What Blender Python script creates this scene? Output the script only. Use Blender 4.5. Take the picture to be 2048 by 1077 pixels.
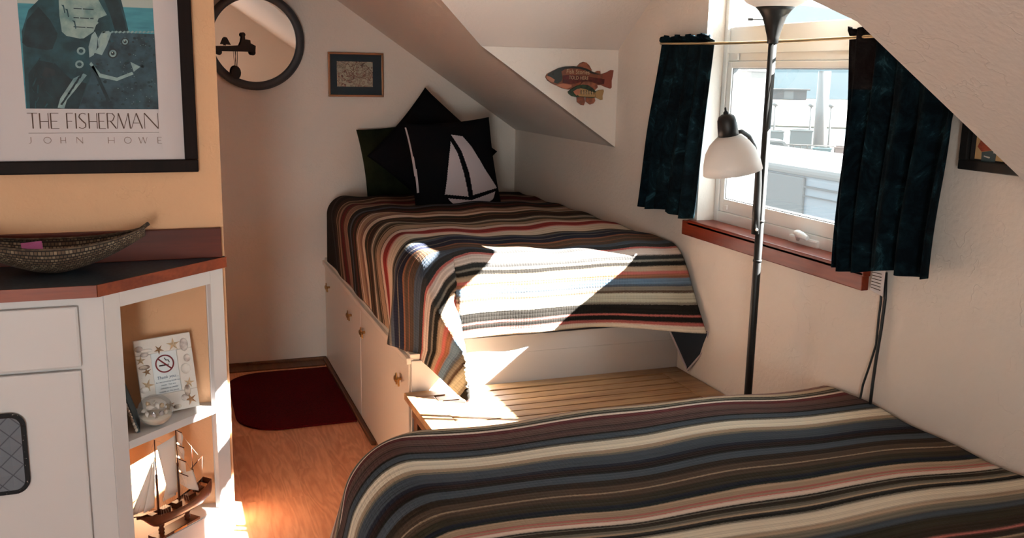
import bpy, bmesh, math, random
import numpy as np
from mathutils import Vector, Matrix
random.seed(4); PI=math.pi
C=bpy.context.scene.collection; S=bpy.context.scene
for o in list(bpy.data.objects): bpy.data.objects.remove(o)

# ------------------------------------------------------------------ camera
F=1920.35; EYE=Vector((0,0,1.42))
yaw,pit,rol=math.radians(20.075),math.radians(11.484),math.radians(1.058)
fw=Vector((math.sin(yaw)*math.cos(pit),math.cos(yaw)*math.cos(pit),-math.sin(pit)))
r0=Vector((math.cos(yaw),-math.sin(yaw),0)); u0=r0.cross(fw)
rt=r0*math.cos(rol)+u0*math.sin(rol); up=-r0*math.sin(rol)+u0*math.cos(rol)
cd=bpy.data.cameras.new('camera'); cam=bpy.data.objects.new('camera',cd); C.objects.link(cam)
cd.sensor_width=36; cd.lens=F/2048*36; cd.clip_start=.02; cd.clip_end=3000
M=Matrix((rt,up,-fw)).transposed().to_4x4(); M.translation=EYE; cam.matrix_world=M
S.camera=cam
def P(x,y,ax,v):
    d=fw*F+rt*(x-1024)-up*(y-538.5); t=(v-EYE[ax])/d[ax]; return EYE+d*t

# ------------------------------------------------------------------ light
w=bpy.data.worlds.new('sky'); S.world=w; w.use_nodes=True
bg=w.node_tree.nodes['Background']; bg.inputs[0].default_value=(.78,.95,1,1); bg.inputs[1].default_value=7
sd=bpy.data.lights.new('sun','SUN'); sun=bpy.data.objects.new('sun',sd); C.objects.link(sun)
sd.energy=185; sd.angle=math.radians(.6); sd.color=(1,.99,.94)
SUN=Vector((-1,.45,-.77)).normalized()
sun.rotation_euler=SUN.to_track_quat('-Z','Y').to_euler(); sun.location=(4,0,4)
def area(name,loc,aim,sx,sy,e,col):
    l=bpy.data.lights.new(name,'AREA'); l.shape='RECTANGLE'; l.size=sx; l.size_y=sy; l.energy=e; l.color=col
    o=bpy.data.objects.new(name,l); C.objects.link(o); o.location=loc
    o.rotation_euler=(Vector(aim)-Vector(loc)).to_track_quat('-Z','Y').to_euler(); return o
area('added_rear_fill',(-.95,-2.06,.72),(-.95,0,.72),.66,1.1,62,(.93,1,.99))  # added fill lamp brightening the room from behind, outside the made-up door
pw=area('window_portal',(1.86,2.42,1.42),(1.0,2.42,1.42),.84,.96,1,(1,1,1)); pw.data.cycles.is_portal=True
S.view_settings.view_transform='Standard'; S.view_settings.look='None'; S.view_settings.exposure=0; S.view_settings.gamma=1

# ------------------------------------------------------------------ materials
def lin(c):
    if isinstance(c,str):
        c=tuple(int(c[i:i+2],16)/255 for i in (0,2,4))
        return tuple((v/12.92 if v<=.04045 else ((v+.055)/1.055)**2.4) for v in c)+(1,)
    return tuple(c)[:3]+(1,)
def newmat(name):
    m=bpy.data.materials.new(name); m.use_nodes=True; nt=m.node_tree; b=nt.nodes['Principled BSDF']; return m,nt,b
def mat(name,c,rough=.6,metal=0,bump=None,noise=None,coord='Object',spec=None,trans=0,sheen=0,detail=4):
    m,nt,b=newmat(name); c=lin(c)
    b.inputs['Base Color'].default_value=c; b.inputs['Roughness'].default_value=rough; b.inputs['Metallic'].default_value=metal
    if spec is not None: b.inputs['Specular IOR Level'].default_value=spec
    if trans: b.inputs['Transmission Weight'].default_value=trans
    if sheen: b.inputs['Sheen Weight'].default_value=sheen
    tc=nt.nodes.new('ShaderNodeTexCoord')
    if noise:
        sc,c2,lo,hi=noise[:4]; mp=nt.nodes.new('ShaderNodeMapping'); mp.inputs['Scale'].default_value=noise[4] if len(noise)>4 else (1,1,1)
        n=nt.nodes.new('ShaderNodeTexNoise'); n.inputs['Scale'].default_value=sc; n.inputs['Detail'].default_value=detail
        r=nt.nodes.new('ShaderNodeValToRGB'); r.color_ramp.elements[0].position=lo; r.color_ramp.elements[1].position=hi
        r.color_ramp.elements[0].color=c; r.color_ramp.elements[1].color=lin(c2)
        nt.links.new(tc.outputs[coord],mp.inputs[0]); nt.links.new(mp.outputs[0],n.inputs[0]); nt.links.new(n.outputs[0],r.inputs[0]); nt.links.new(r.outputs[0],b.inputs['Base Color'])
    if bump:
        sc,st,dist=bump[:3]; n=nt.nodes.new('ShaderNodeTexNoise'); n.inputs['Scale'].default_value=sc; n.inputs['Detail'].default_value=3
        bp=nt.nodes.new('ShaderNodeBump'); bp.inputs['Strength'].default_value=st; bp.inputs['Distance'].default_value=dist
        nt.links.new(tc.outputs[coord],n.inputs[0]); nt.links.new(n.outputs[0],bp.inputs['Height']); nt.links.new(bp.outputs[0],b.inputs['Normal'])
    return m
def plaster(name,c):
    # knock-down textured drywall: soft orange peel plus sparse worm-like ridges
    m,nt,b=newmat(name); b.inputs['Base Color'].default_value=lin(c); b.inputs['Roughness'].default_value=.62; b.inputs['Specular IOR Level'].default_value=.25
    tc=nt.nodes.new('ShaderNodeTexCoord'); n=nt.nodes.new('ShaderNodeTexNoise'); n.inputs['Scale'].default_value=75; n.inputs['Detail'].default_value=2
    v=nt.nodes.new('ShaderNodeTexNoise'); v.inputs['Scale'].default_value=14; v.inputs['Detail'].default_value=3
    r=nt.nodes.new('ShaderNodeValToRGB'); e=r.color_ramp.elements; e[0].position=.485; e[0].color=(0,0,0,1); e[1].position=.5; e[1].color=(1,1,1,1)
    x=e.new(.515); x.color=(0,0,0,1)
    k=nt.nodes.new('ShaderNodeTexNoise'); k.inputs['Scale'].default_value=5; kr=nt.nodes.new('ShaderNodeValToRGB'); kr.color_ramp.elements[0].position=.5; kr.color_ramp.elements[1].position=.6
    mm=nt.nodes.new('ShaderNodeMath'); mm.operation='MULTIPLY'; m2=nt.nodes.new('ShaderNodeMath'); m2.operation='MULTIPLY_ADD'; m2.inputs[1].default_value=.45
    for q in (n,v,k): nt.links.new(tc.outputs['Object'],q.inputs[0])
    nt.links.new(v.outputs[0],r.inputs[0]); nt.links.new(k.outputs[0],kr.inputs[0]); nt.links.new(r.outputs[0],mm.inputs[0]); nt.links.new(kr.outputs[0],mm.inputs[1])
    nt.links.new(mm.outputs[0],m2.inputs[0]); nt.links.new(n.outputs[0],m2.inputs[2])
    bp=nt.nodes.new('ShaderNodeBump'); bp.inputs['Strength'].default_value=.35; bp.inputs['Distance'].default_value=.004
    nt.links.new(m2.outputs[0],bp.inputs['Height']); nt.links.new(bp.outputs[0],b.inputs['Normal']); return m
def wood(name,c1,c2,axis=0,rough=.45,scale=9,stretch=.08):
    m,nt,b=newmat(name); b.inputs['Roughness'].default_value=rough; b.inputs['Specular IOR Level'].default_value=.08 if 'frame' in name else .3
    tc=nt.nodes.new('ShaderNodeTexCoord'); mp=nt.nodes.new('ShaderNodeMapping'); sc=[1,1,1]; sc[axis]=stretch; mp.inputs['Scale'].default_value=sc
    n=nt.nodes.new('ShaderNodeTexNoise'); n.inputs['Scale'].default_value=scale; n.inputs['Detail'].default_value=8; n.inputs['Distortion'].default_value=1.5
    n2=nt.nodes.new('ShaderNodeTexNoise'); n2.inputs['Scale'].default_value=scale*14; n2.inputs['Detail'].default_value=2
    ad=nt.nodes.new('ShaderNodeMath'); ad.operation='MULTIPLY_ADD'; ad.inputs[1].default_value=.35
    r=nt.nodes.new('ShaderNodeValToRGB'); r.color_ramp.elements[0].position=.5; r.color_ramp.elements[1].position=.85; r.color_ramp.elements[0].color=lin(c1); r.color_ramp.elements[1].color=lin(c2)
    L=nt.links.new; L(tc.outputs['Object'],mp.inputs[0]); L(mp.outputs[0],n.inputs[0]); L(mp.outputs[0],n2.inputs[0]); L(n2.outputs[0],ad.inputs[0]); L(n.outputs[0],ad.inputs[2]); L(ad.outputs[0],r.inputs[0]); L(r.outputs[0],b.inputs['Base Color'])
    return m
def floor_mat():
    m,nt,b=newmat('oak_laminate'); L=nt.links.new; N=nt.nodes.new
    tc=N('ShaderNodeTexCoord'); mp=N('ShaderNodeMapping'); mp.inputs['Rotation'].default_value=(0,0,PI/2)
    br=N('ShaderNodeTexBrick'); br.inputs['Scale'].default_value=1; br.inputs['Brick Width'].default_value=.62; br.inputs['Row Height'].default_value=.066; br.inputs['Mortar Size'].default_value=.0006
    br.inputs['Color1'].default_value=(0,0,0,1); br.inputs['Color2'].default_value=(1,1,1,1); br.inputs['Mortar'].default_value=(.5,.5,.5,1); br.offset=.37
    L(tc.outputs['Object'],mp.inputs[0]); L(mp.outputs[0],br.inputs[0])
    # per-strip offset for the grain, stretched along Y
    cx=N('ShaderNodeCombineXYZ'); L(br.outputs['Color'],cx.inputs[2]); va=N('ShaderNodeVectorMath'); va.operation='MULTIPLY_ADD'; va.inputs[1].default_value=(1,.16,1); L(tc.outputs['Object'],va.inputs[0])
    vs=N('ShaderNodeVectorMath'); vs.operation='SCALE'; vs.inputs['Scale'].default_value=3; L(cx.outputs[0],vs.inputs[0]); L(vs.outputs[0],va.inputs[2])
    n=N('ShaderNodeTexNoise'); n.inputs['Scale'].default_value=11; n.inputs['Detail'].default_value=3; n.inputs['Distortion'].default_value=.5; L(va.outputs[0],n.inputs[0])
    si=N('ShaderNodeMath'); si.operation='MULTIPLY'; si.inputs[1].default_value=62; L(n.outputs[0],si.inputs[0]); sn=N('ShaderNodeMath'); sn.operation='SINE'; L(si.outputs[0],sn.inputs[0])
    f=N('ShaderNodeTexNoise'); f.inputs['Scale'].default_value=120; f.inputs['Detail'].default_value=2; L(va.outputs[0],f.inputs[0])
    a1=N('ShaderNodeMath'); a1.operation='MULTIPLY_ADD'; a1.inputs[1].default_value=.16; a1.inputs[2].default_value=.12; L(sn.outputs[0],a1.inputs[0])
    a2=N('ShaderNodeMath'); a2.operation='MULTIPLY_ADD'; a2.inputs[1].default_value=.5; L(f.outputs[0],a2.inputs[0]); L(a1.outputs[0],a2.inputs[2])
    a3=N('ShaderNodeMath'); a3.operation='MULTIPLY_ADD'; a3.inputs[1].default_value=.28; L(br.outputs['Color'],a3.inputs[0]); L(a2.outputs[0],a3.inputs[2])
    r=N('ShaderNodeValToRGB'); e=r.color_ramp.elements; e[0].position=.15; e[0].color=lin('e6a57e'); e[1].position=.95; e[1].color=lin('b87450'); L(a3.outputs[0],r.inputs[0]); L(r.outputs[0],b.inputs['Base Color'])
    b.inputs['Roughness'].default_value=.38; return m
def stripes(name,table,shear=None,knit=.012):
    """quilt: stripe colours by cloth coordinate V (metres); puckered stitching in the normal"""
    m,nt,b=newmat(name); L=nt.links.new; N=nt.nodes.new; b.inputs['Roughness'].default_value=.9; b.inputs['Specular IOR Level'].default_value=.1
    uv=N('ShaderNodeTexCoord'); sp=N('ShaderNodeSeparateXYZ'); L(uv.outputs['UV'],sp.inputs[0])
    nz=N('ShaderNodeTexNoise'); nz.inputs['Scale'].default_value=4; nz.inputs['Detail'].default_value=1; L(uv.outputs['UV'],nz.inputs[0])
    w1=N('ShaderNodeMath'); w1.operation='MULTIPLY_ADD'; w1.inputs[1].default_value=.016; L(nz.outputs[0],w1.inputs[0]); L(sp.outputs[1],w1.inputs[2])
    w2=N('ShaderNodeMath'); w2.operation='SUBTRACT'; w2.inputs[1].default_value=.008; L(w1.outputs[0],w2.inputs[0])
    # fine fibre jitter
    mpn=N('ShaderNodeMapping'); mpn.inputs['Scale'].default_value=(1,3,1); L(uv.outputs['UV'],mpn.inputs[0])
    nf=N('ShaderNodeTexNoise'); nf.inputs['Scale'].default_value=170; L(mpn.outputs[0],nf.inputs[0])
    w3=N('ShaderNodeMath'); w3.operation='MULTIPLY_ADD'; w3.inputs[1].default_value=.006; L(nf.outputs[0],w3.inputs[0]); L(w2.outputs[0],w3.inputs[2])
    V=w3.outputs[0]; cur=None; CH=14; start=table[0][0]
    chunks=[table[i:i+CH] for i in range(0,len(table),CH)]
    for ci,ch in enumerate(chunks):
        a=ch[0][0]; z=ch[-1][1]
        mr=N('ShaderNodeMapRange'); mr.inputs['From Min'].default_value=a; mr.inputs['From Max'].default_value=z; L(V,mr.inputs['Value'])
        r=N('ShaderNodeValToRGB'); r.color_ramp.interpolation='LINEAR'; els=r.color_ramp.elements
        pts=[]
        for (p,q,c) in ch:
            e=min(.0025,(q-p)*.25); pts+= [((p+e-a)/(z-a),c),((q-e-a)/(z-a),c)]
        els[0].position=pts[0][0]; els[0].color=lin(pts[0][1]); els[1].position=pts[-1][0]; els[1].color=lin(pts[-1][1])
        for p,c in pts[1:-1]: x=els.new(p); x.color=lin(c)
        L(mr.outputs[0],r.inputs[0])
        if cur is None: cur=r.outputs[0]
        else:
            g=N('ShaderNodeMath'); g.operation='GREATER_THAN'; g.inputs[1].default_value=a; L(V,g.inputs[0])
            mx=N('ShaderNodeMix'); mx.data_type='RGBA'; L(g.outputs[0],mx.inputs['Factor']); L(cur,mx.inputs['A']); L(r.outputs[0],mx.inputs['B']); cur=mx.outputs['Result']
    # fine yarn lines inside the bands
    fs=N('ShaderNodeTexNoise'); fm=N('ShaderNodeMapping'); fm.inputs['Scale'].default_value=(.4,150,1); fs.inputs['Scale'].default_value=1; fs.inputs['Detail'].default_value=2; L(uv.outputs['UV'],fm.inputs[0]); L(fm.outputs[0],fs.inputs[0])
    fr=N('ShaderNodeMapRange'); fr.inputs['From Min'].default_value=.3; fr.inputs['From Max'].default_value=.7; fr.inputs['To Min'].default_value=.72; fr.inputs['To Max'].default_value=1.25; L(fs.outputs[0],fr.inputs[0])
    mu=N('ShaderNodeVectorMath'); mu.operation='SCALE'; L(cur,mu.inputs[0]); L(fr.outputs[0],mu.inputs['Scale']); L(mu.outputs[0],b.inputs['Base Color'])
    # stitching grid: sin(u)*sin(v)
    def wave(out,period,ph):
        a=N('ShaderNodeMath'); a.operation='MULTIPLY_ADD'; a.inputs[1].default_value=PI/period; L(out,a.inputs[0]); L(ph,a.inputs[2]) if ph else None
        s=N('ShaderNodeMath'); s.operation='SINE'; L(a.outputs[0],s.inputs[0]); q=N('ShaderNodeMath'); q.operation='ABSOLUTE'; L(s.outputs[0],q.inputs[0])
        p=N('ShaderNodeMath'); p.operation='POWER'; p.inputs[1].default_value=.45; L(q.outputs[0],p.inputs[0]); return p.outputs[0]
    wob=N('ShaderNodeTexNoise'); wob.inputs['Scale'].default_value=22; L(uv.outputs['UV'],wob.inputs[0]); ws=N('ShaderNodeMath'); ws.operation='MULTIPLY'; ws.inputs[1].default_value=3.2; L(wob.outputs[0],ws.inputs[0])
    A=wave(sp.outputs[1],knit,None); B=wave(sp.outputs[0],knit*.8,ws.outputs[0])
    k=N('ShaderNodeMath'); k.operation='MULTIPLY_ADD'; k.inputs[1].default_value=.55; L(B,k.inputs[0]); L(A,k.inputs[2])
    pk=N('ShaderNodeTexNoise'); pk.inputs['Scale'].default_value=45; L(uv.outputs['UV'],pk.inputs[0])
    k2=N('ShaderNodeMath'); k2.operation='MULTIPLY_ADD'; k2.inputs[1].default_value=1.2; L(pk.outputs[0],k2.inputs[0]); L(k.outputs[0],k2.inputs[2])
    bp=N('ShaderNodeBump'); bp.inputs['Strength'].default_value=.45; bp.inputs['Distance'].default_value=.003; L(k2.outputs[0],bp.inputs['Height']); L(bp.outputs[0],b.inputs['Normal'])
    return m
def glass_mat(name,tint=(1,1,1),haze=.05,rough=.02,gl=.06):
    m,nt,b=newmat(name); nt.nodes.remove(b); L=nt.links.new; N=nt.nodes.new; out=nt.nodes['Material Output']
    t=N('ShaderNodeBsdfTransparent'); t.inputs[0].default_value=tint+(1,); g=N('ShaderNodeBsdfGlossy'); g.inputs['Roughness'].default_value=rough
    d=N('ShaderNodeBsdfTranslucent'); d.inputs[0].default_value=(.9,.93,.95,1)
    lw=N('ShaderNodeLayerWeight'); lw.inputs[0].default_value=.25; s=N('ShaderNodeMath'); s.operation='MULTIPLY_ADD'; s.inputs[1].default_value=gl*3; s.inputs[2].default_value=gl*.3; L(lw.outputs['Fresnel'],s.inputs[0])
    m1=N('ShaderNodeMixShader'); m1.inputs[0].default_value=haze; L(t.outputs[0],m1.inputs[1]); L(d.outputs[0],m1.inputs[2])
    m2=N('ShaderNodeMixShader'); L(s.outputs[0],m2.inputs[0]); L(m1.outputs[0],m2.inputs[1]); L(g.outputs[0],m2.inputs[2]); L(m2.outputs[0],out.inputs[0]); return m

K={}
K['cream']=plaster('cream_plaster','dcd1c6'); K['ceil']=plaster('ceiling_plaster','dacfc6'); K['peach']=plaster('peach_plaster','dcae86')
K['white']=mat('white_paint','ccc8c6',.45,bump=(60,.08,.002)); K['creamcab']=mat('cream_cabinet_paint','ece4d8',.4)
K['floor']=floor_mat(); K['vinyl']=mat('white_vinyl','e2e2df',.35); K['seal']=mat('grey_seal','6d6f70',.6)
K['sillwood']=wood('mahogany','7c3019','5a1e0e',1,.35); K['edgewood']=wood('counter_edge_wood','8a4022','6b2c16',0,.4)
K['backsplash']=wood('backsplash_wood','60230f','4c1a0c',0,.5)
K['bench']=wood('teak','b08c64','745238',0,.42); K['laminate']=mat('blue_black_laminate','1d262e',.5,noise=(90,'2c3942',.4,.65))
K['trim']=wood('dark_trim','6b452a','4c2d19',1,.5)
K['black']=mat('black_metal',(.010,.010,.010),.45,0,spec=.3); K['blackmatt']=mat('black_iron',(.008,.008,.009),.75)
K['frosted']=mat('frosted_plastic','f4eee8',.45,spec=.4); 

def translucent(m,fac,c):
    nt=m.node_tree; t=nt.nodes.new('ShaderNodeBsdfTranslucent'); t.inputs[0].default_value=c; x=nt.nodes.new('ShaderNodeMixShader'); x.inputs[0].default_value=fac
    nt.links.new(nt.nodes['Principled BSDF'].outputs[0],x.inputs[1]); nt.links.new(t.outputs[0],x.inputs[2]); nt.links.new(x.outputs[0],nt.nodes['Material Output'].inputs[0])
translucent(K['frosted'],.45,(.93,.9,.87,1))
K['brass']=mat('brass',(.55,.33,.12),.28,1,noise=(60,(.3,.16,.06),.4,.7)); K['brassrod']=mat('brass_rod',(.62,.45,.24),.3,.9)
K['rug']=mat('red_rug','4d0a0c',.95,bump=(350,.6,.003),spec=.05,noise=(180,'3a0608',.4,.6))
K['darkframe']=wood('dark_frame_wood','1e120e','120a08',2,.5); K['mirrorframe']=mat('mirror_frame_paint','34363a',.6)
K['mirror']=mat('mirror_glass',(.86,.86,.84),.02,1)
K['paper']=mat('poster_paper','d0c8c8',.7,spec=.1); K['ink']=mat('brown_ink','65524a',.9,spec=0); K['inkl']=mat('pale_ink','96857d',.9,spec=0)
K['glass']=glass_mat('window_glass',haze=.003); K['picglass']=glass_mat('picture_glass',haze=0,gl=.003)
K['hull']=wood('ship_hull_wood','54240f','2b1208',0,.35); K['deck']=wood('ship_deck_wood','8a4f28','5c3016',0,.4)
K['sail']=mat('sail_cloth','e8dfd6',.85); translucent(K['sail'],.3,(.85,.8,.75,1)); K['thread']=mat('rigging_thread','a99a8a',.8); K['redhull']=mat('red_keel','7d1d16',.5)
K['blackcloth']=mat('black_cushion_cloth',(.005,.005,.006),.95,bump=(300,.3,.002),spec=.03); K['olive']=mat('olive_cushion_cloth',(.017,.021,.010),.95,bump=(60,.4,.004),spec=.03,noise=(9,(.008,.011,.006),.4,.6))
K['whitecloth']=mat('white_applique','b9aeb2',.9); K['navycloth']=mat('quilt_backing',(.012,.018,.028),.95)
def add(name,*a,**k): K[name]=mat(name,*a,**k)

# ------------------------------------------------------------------ geometry helpers
def quad(bm,a,mi=0):
    f=bm.faces.new([bm.verts.new(Vector(p)) for p in a]); f.material_index=mi; return f
def prism(bm,pts,off,mi=0):
    off=Vector(off); A=[bm.verts.new(Vector(p)) for p in pts]; B=[bm.verts.new(Vector(p)+off) for p in pts]; n=len(A); fs=[]
    fs.append(bm.faces.new(A)); fs.append(bm.faces.new(B[::-1]))
    for i in range(n): fs.append(bm.faces.new([A[i],B[i],B[(i+1)%n],A[(i+1)%n]]))
    for f in fs: f.material_index=mi
    bmesh.ops.recalc_face_normals(bm,faces=fs); return fs
def box(bm,lo,hi,bev=0,mi=0,mtx=None):
    b2=bmesh.new(); bmesh.ops.create_cube(b2,size=1)
    lo,hi=Vector(lo),Vector(hi); s=hi-lo
    for v in b2.verts: v.co=Vector(((v.co.x+.5)*s.x+lo.x,(v.co.y+.5)*s.y+lo.y,(v.co.z+.5)*s.z+lo.z))
    if bev: bmesh.ops.bevel(b2,geom=b2.edges[:],offset=bev,segments=2,profile=.6,affect='EDGES')
    merge(bm,b2,mi,mtx)
def merge(bm,b2,mi=None,mtx=None):
    vm={}
    for v in b2.verts: vm[v]=bm.verts.new(mtx@v.co if mtx else v.co)
    for f in b2.faces:
        try: g=bm.faces.new([vm[v] for v in f.verts])
        except ValueError: continue
        g.material_index=f.material_index if mi is None else mi; g.smooth=f.smooth
    b2.free()
def tube(bm,pts,r,seg=10,mi=0,cap=True):
    pts=[Vector(p) for p in pts]; n=len(pts); R=r if isinstance(r,(list,tuple)) else [r]*n; rings=[]
    prev=None
    for i,p in enumerate(pts):
        t=(pts[min(i+1,n-1)]-pts[max(i-1,0)]).normalized()
        a=(prev-t*prev.dot(t)) if prev is not None else t.orthogonal()
        a.normalize(); prev=a; b=t.cross(a)
        rings.append([bm.verts.new(p+a*math.cos(2*PI*k/seg)*R[i]+b*math.sin(2*PI*k/seg)*R[i]) for k in range(seg)])
    for i in range(n-1):
        for k in range(seg):
            f=bm.faces.new([rings[i][k],rings[i][(k+1)%seg],rings[i+1][(k+1)%seg],rings[i+1][k]]); f.smooth=True; f.material_index=mi
    if cap:
        for q in (rings[0][::-1],rings[-1]): f=bm.faces.new(q); f.material_index=mi
def lathe(bm,prof,seg=32,mtx=None,mi=0,close=False):
    rings=[]
    for r,z in prof:
        rings.append([bm.verts.new((mtx or Matrix())@Vector((r*math.cos(2*PI*k/seg),r*math.sin(2*PI*k/seg),z))) for k in range(seg)])
    for i in range(len(rings)-1):
        for k in range(seg):
            f=bm.faces.new([rings[i][k],rings[i][(k+1)%seg],rings[i+1][(k+1)%seg],rings[i+1][k]]); f.smooth=True; f.material_index=mi
    if close:
        for q in (rings[0][::-1],rings[-1]): f=bm.faces.new(q); f.material_index=mi
def ball(bm,c,s,mtx=None,mi=0,seg=14):
    b2=bmesh.new(); bmesh.ops.create_uvsphere(b2,u_segments=seg,v_segments=max(6,seg//2+1),radius=1)
    for v in b2.verts: v.co=Vector((v.co.x*s[0],v.co.y*s[1],v.co.z*s[2]))
    for f in b2.faces: f.smooth=True
    T=Matrix.Translation(c)@(mtx or Matrix()); merge(bm,b2,mi,T)
def link(name,bm,mats,parent=None,origin=None,smooth=False):
    o=Vector(origin) if origin is not None else (parent_world(parent) if parent else Vector((0,0,0)))
    me=bpy.data.meshes.new(name)
    for v in bm.verts: v.co-=o
    bm.to_mesh(me); bm.free()
    for m in (mats if isinstance(mats,(list,tuple)) else [mats]): me.materials.append(m)
    if smooth:
        for p in me.polygons: p.use_smooth=True
    ob=bpy.data.objects.new(name,me); C.objects.link(ob)
    if parent: ob.parent=parent; ob.location=o-parent_world(parent)
    else: ob.location=o
    return ob
def parent_world(p):
    l=Vector((0,0,0))
    while p: l=l+p.location; p=p.parent
    return l
def thing(name,label,cat,loc,group=None):
    o=bpy.data.objects.new(name,None); C.objects.link(o); o.location=loc; o.empty_display_size=.05
    o['label']=label; o['category']=cat
    if group: o['group']=group
    return o
def tag(o,label,cat,group=None):
    o['label']=label; o['category']=cat
    if group: o['group']=group
    return o
def struct(name,bm,m,parent=None,origin=None):
    o=link(name,bm,m,parent,origin)
    if not parent: o['kind']='structure'
    return o
def text(name,s,size,mtx,m,parent,ext=.0004,spacing=1.0,sx=1,align='LEFT',shear=0):
    cu=bpy.data.curves.new(name,'FONT'); cu.body=s; cu.size=size; cu.extrude=ext; cu.space_character=spacing; cu.align_x=align; cu.shear=shear
    t=bpy.data.objects.new('tmp',cu); C.objects.link(t); bpy.context.view_layer.update()
    me=bpy.data.meshes.new_from_object(t.evaluated_get(bpy.context.evaluated_depsgraph_get())); bpy.data.objects.remove(t)
    o=parent_world(parent)
    for v in me.vertices: v.co=mtx@Vector((v.co.x*sx,v.co.y,v.co.z))-o
    me.materials.clear(); me.materials.append(m); me.name=name
    ob=bpy.data.objects.new(name,me); C.objects.link(ob); ob.parent=parent; return ob
def frame_mtx(o,x,y):
    x=Vector(x).normalized(); y=Vector(y).normalized(); z=x.cross(y); m=Matrix((x,y,z)).transposed().to_4x4(); m.translation=Vector(o); return m
B=bmesh.new
def T(x,y,z): return Matrix.Translation((x,y,z))

# ------------------------------------------------------------------ room shell
XW=1.71; YB=4.667; SL=.67; ZK=1.14; YR=-2.0
def zs(x): return ZK+SL*(XW-abs(x))
RZ=zs(0); YC=3.505; YN=1.41; ZC=1.52; RY=2.47; RZd=ZC+.68*(YC-RY)
def vx(z): return XW-(z-ZK)/SL
bm=B(); box(bm,(-1.85,YR-.1,-.08),(1.83,YB+.1,0)); struct('floor',bm,K['floor'])
bm=B(); prism(bm,[(-XW,YB,0),(XW,YB,0),(XW,YB,ZK),(0,YB,RZ),(-XW,YB,ZK)],(0,.08,0)); struct('wall_back',bm,K['cream'])
# rear wall; its door opening is made up to let fill light in
bm=B()
D0,D1,DZ=-1.35,-.55,1.45
prism(bm,[(D1,YR,0),(XW,YR,0),(XW,YR,ZK),(0,YR,RZ),(D1,YR,zs(D1))],(0,-.08,0))
prism(bm,[(-XW,YR,0),(D0,YR,0),(D0,YR,zs(D0)),(-XW,YR,ZK)],(0,-.08,0))
prism(bm,[(D0,YR,DZ-.2),(D1,YR,DZ+.25),(D1,YR,zs(D1)),(D0,YR,zs(D0))],(0,-.08,0))
struct('wall_rear',bm,K['cream'])
bm=B(); box(bm,(-XW-.1,YR,0),(-XW,YB,ZK+.06)); struct('wall_left',bm,K['cream'])
# window wall (gabled dormer front)
WY0,WY1,WZ0,WZ1=1.99,2.845,.905,1.80; T0=.12
gz=lambda y: ZC+.68*(min(YC-y,y-YN))
bm=B()
box(bm,(XW,YR-.08,-.08),(XW+T0,YB+.08,WZ0)); box(bm,(XW,WY1,WZ0),(XW+T0,YB+.08,ZK)); box(bm,(XW,YR-.08,WZ0),(XW+T0,WY0,ZK))
prism(bm,[(XW,WY1,ZK),(XW,YC,ZK),(XW,YC,ZC),(XW,WY1,gz(WY1))],(T0,0,0))
prism(bm,[(XW,WY0,ZK),(XW,YN,ZK),(XW,YN,ZC),(XW,WY0,gz(WY0))],(T0,0,0))
prism(bm,[(XW,WY1,WZ1),(XW,WY1,gz(WY1)),(XW,RY,RZd),(XW,WY0,gz(WY0)),(XW,WY0,WZ1)],(T0,0,0))
struct('wall_right',bm,K['cream'])
# sloped ceiling with the dormer opening cut out
bm=B(); n=Vector((SL,0,1)).normalized()*.006
pt=lambda x,y:(x,y,zs(x))
prism(bm,[pt(XW,YC),pt(XW,YB),pt(0,YB),pt(0,YC)],n)
prism(bm,[pt(XW,YR),pt(XW,YN),pt(0,YN),pt(0,YR)],n)
prism(bm,[pt(vx(ZC),YC),pt(0,YC),pt(0,YN),pt(vx(ZC),YN),(vx(RZd),RY,RZd)],n)
struct('ceiling',bm,K['ceil'])
bm=B(); n=Vector((-SL,0,1)).normalized()*.08
prism(bm,[pt(-XW,YR),pt(-XW,YB),pt(0,YB),pt(0,YR)],n); struct('ceiling_left',bm,K['ceil'])
# dormer: two cheek walls and two gable ceilings
bm=B(); prism(bm,[(vx(ZC),YC-.003,ZC),(XW,YC-.003,ZK),(XW,YC-.003,ZC)],(0,.04,0)); struct('wall_dormer_far',bm,K['cream'])
bm=B(); prism(bm,[(vx(ZC),YN+.001,ZC+.005),(XW,YN+.001,ZK+.005),(XW,YN+.001,ZC+.005)],(0,-.04,0)); struct('wall_dormer_near',bm,K['cream'])
bm=B(); n=Vector((0,.68,1)).normalized()*.05
prism(bm,[(vx(ZC),YC,ZC),(XW+T0,YC,ZC),(XW+T0,RY,RZd),(vx(RZd),RY,RZd)],n); struct('ceiling_dormer_far',bm,K['ceil'])
bm=B(); n=Vector((0,-.68,1)).normalized()*.05
prism(bm,[(vx(ZC),YN,ZC),(XW+T0,YN,ZC),(XW+T0,RY,RZd),(vx(RZd),RY,RZd)],n); struct('ceiling_dormer_near',bm,K['ceil'])
# peach partition the poster hangs on
YP=2.92; XP=.158
bm=B(); prism(bm,[(-XW,YP,0),(XP,YP,0),(XP,YP,zs(XP)),(0,YP,RZ),(-XW,YP,ZK)],(0,.11,0)); struct('wall_partition',bm,K['peach'])
bm=B(); box(bm,(XP+.002,YB-.016,0),(.72,YB-.001,.018),.004); struct('trim_1',bm,K['trim'])
bm=B(); box(bm,(.703,3.47,0),(.723,YB-.02,.016),.004); struct('trim_2',bm,K['trim'])
bm=B(); box(bm,(XP+.03,4.56,0),(.70,YB-.02,.006),.002); struct('trim_3',bm,K['trim'])

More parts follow.
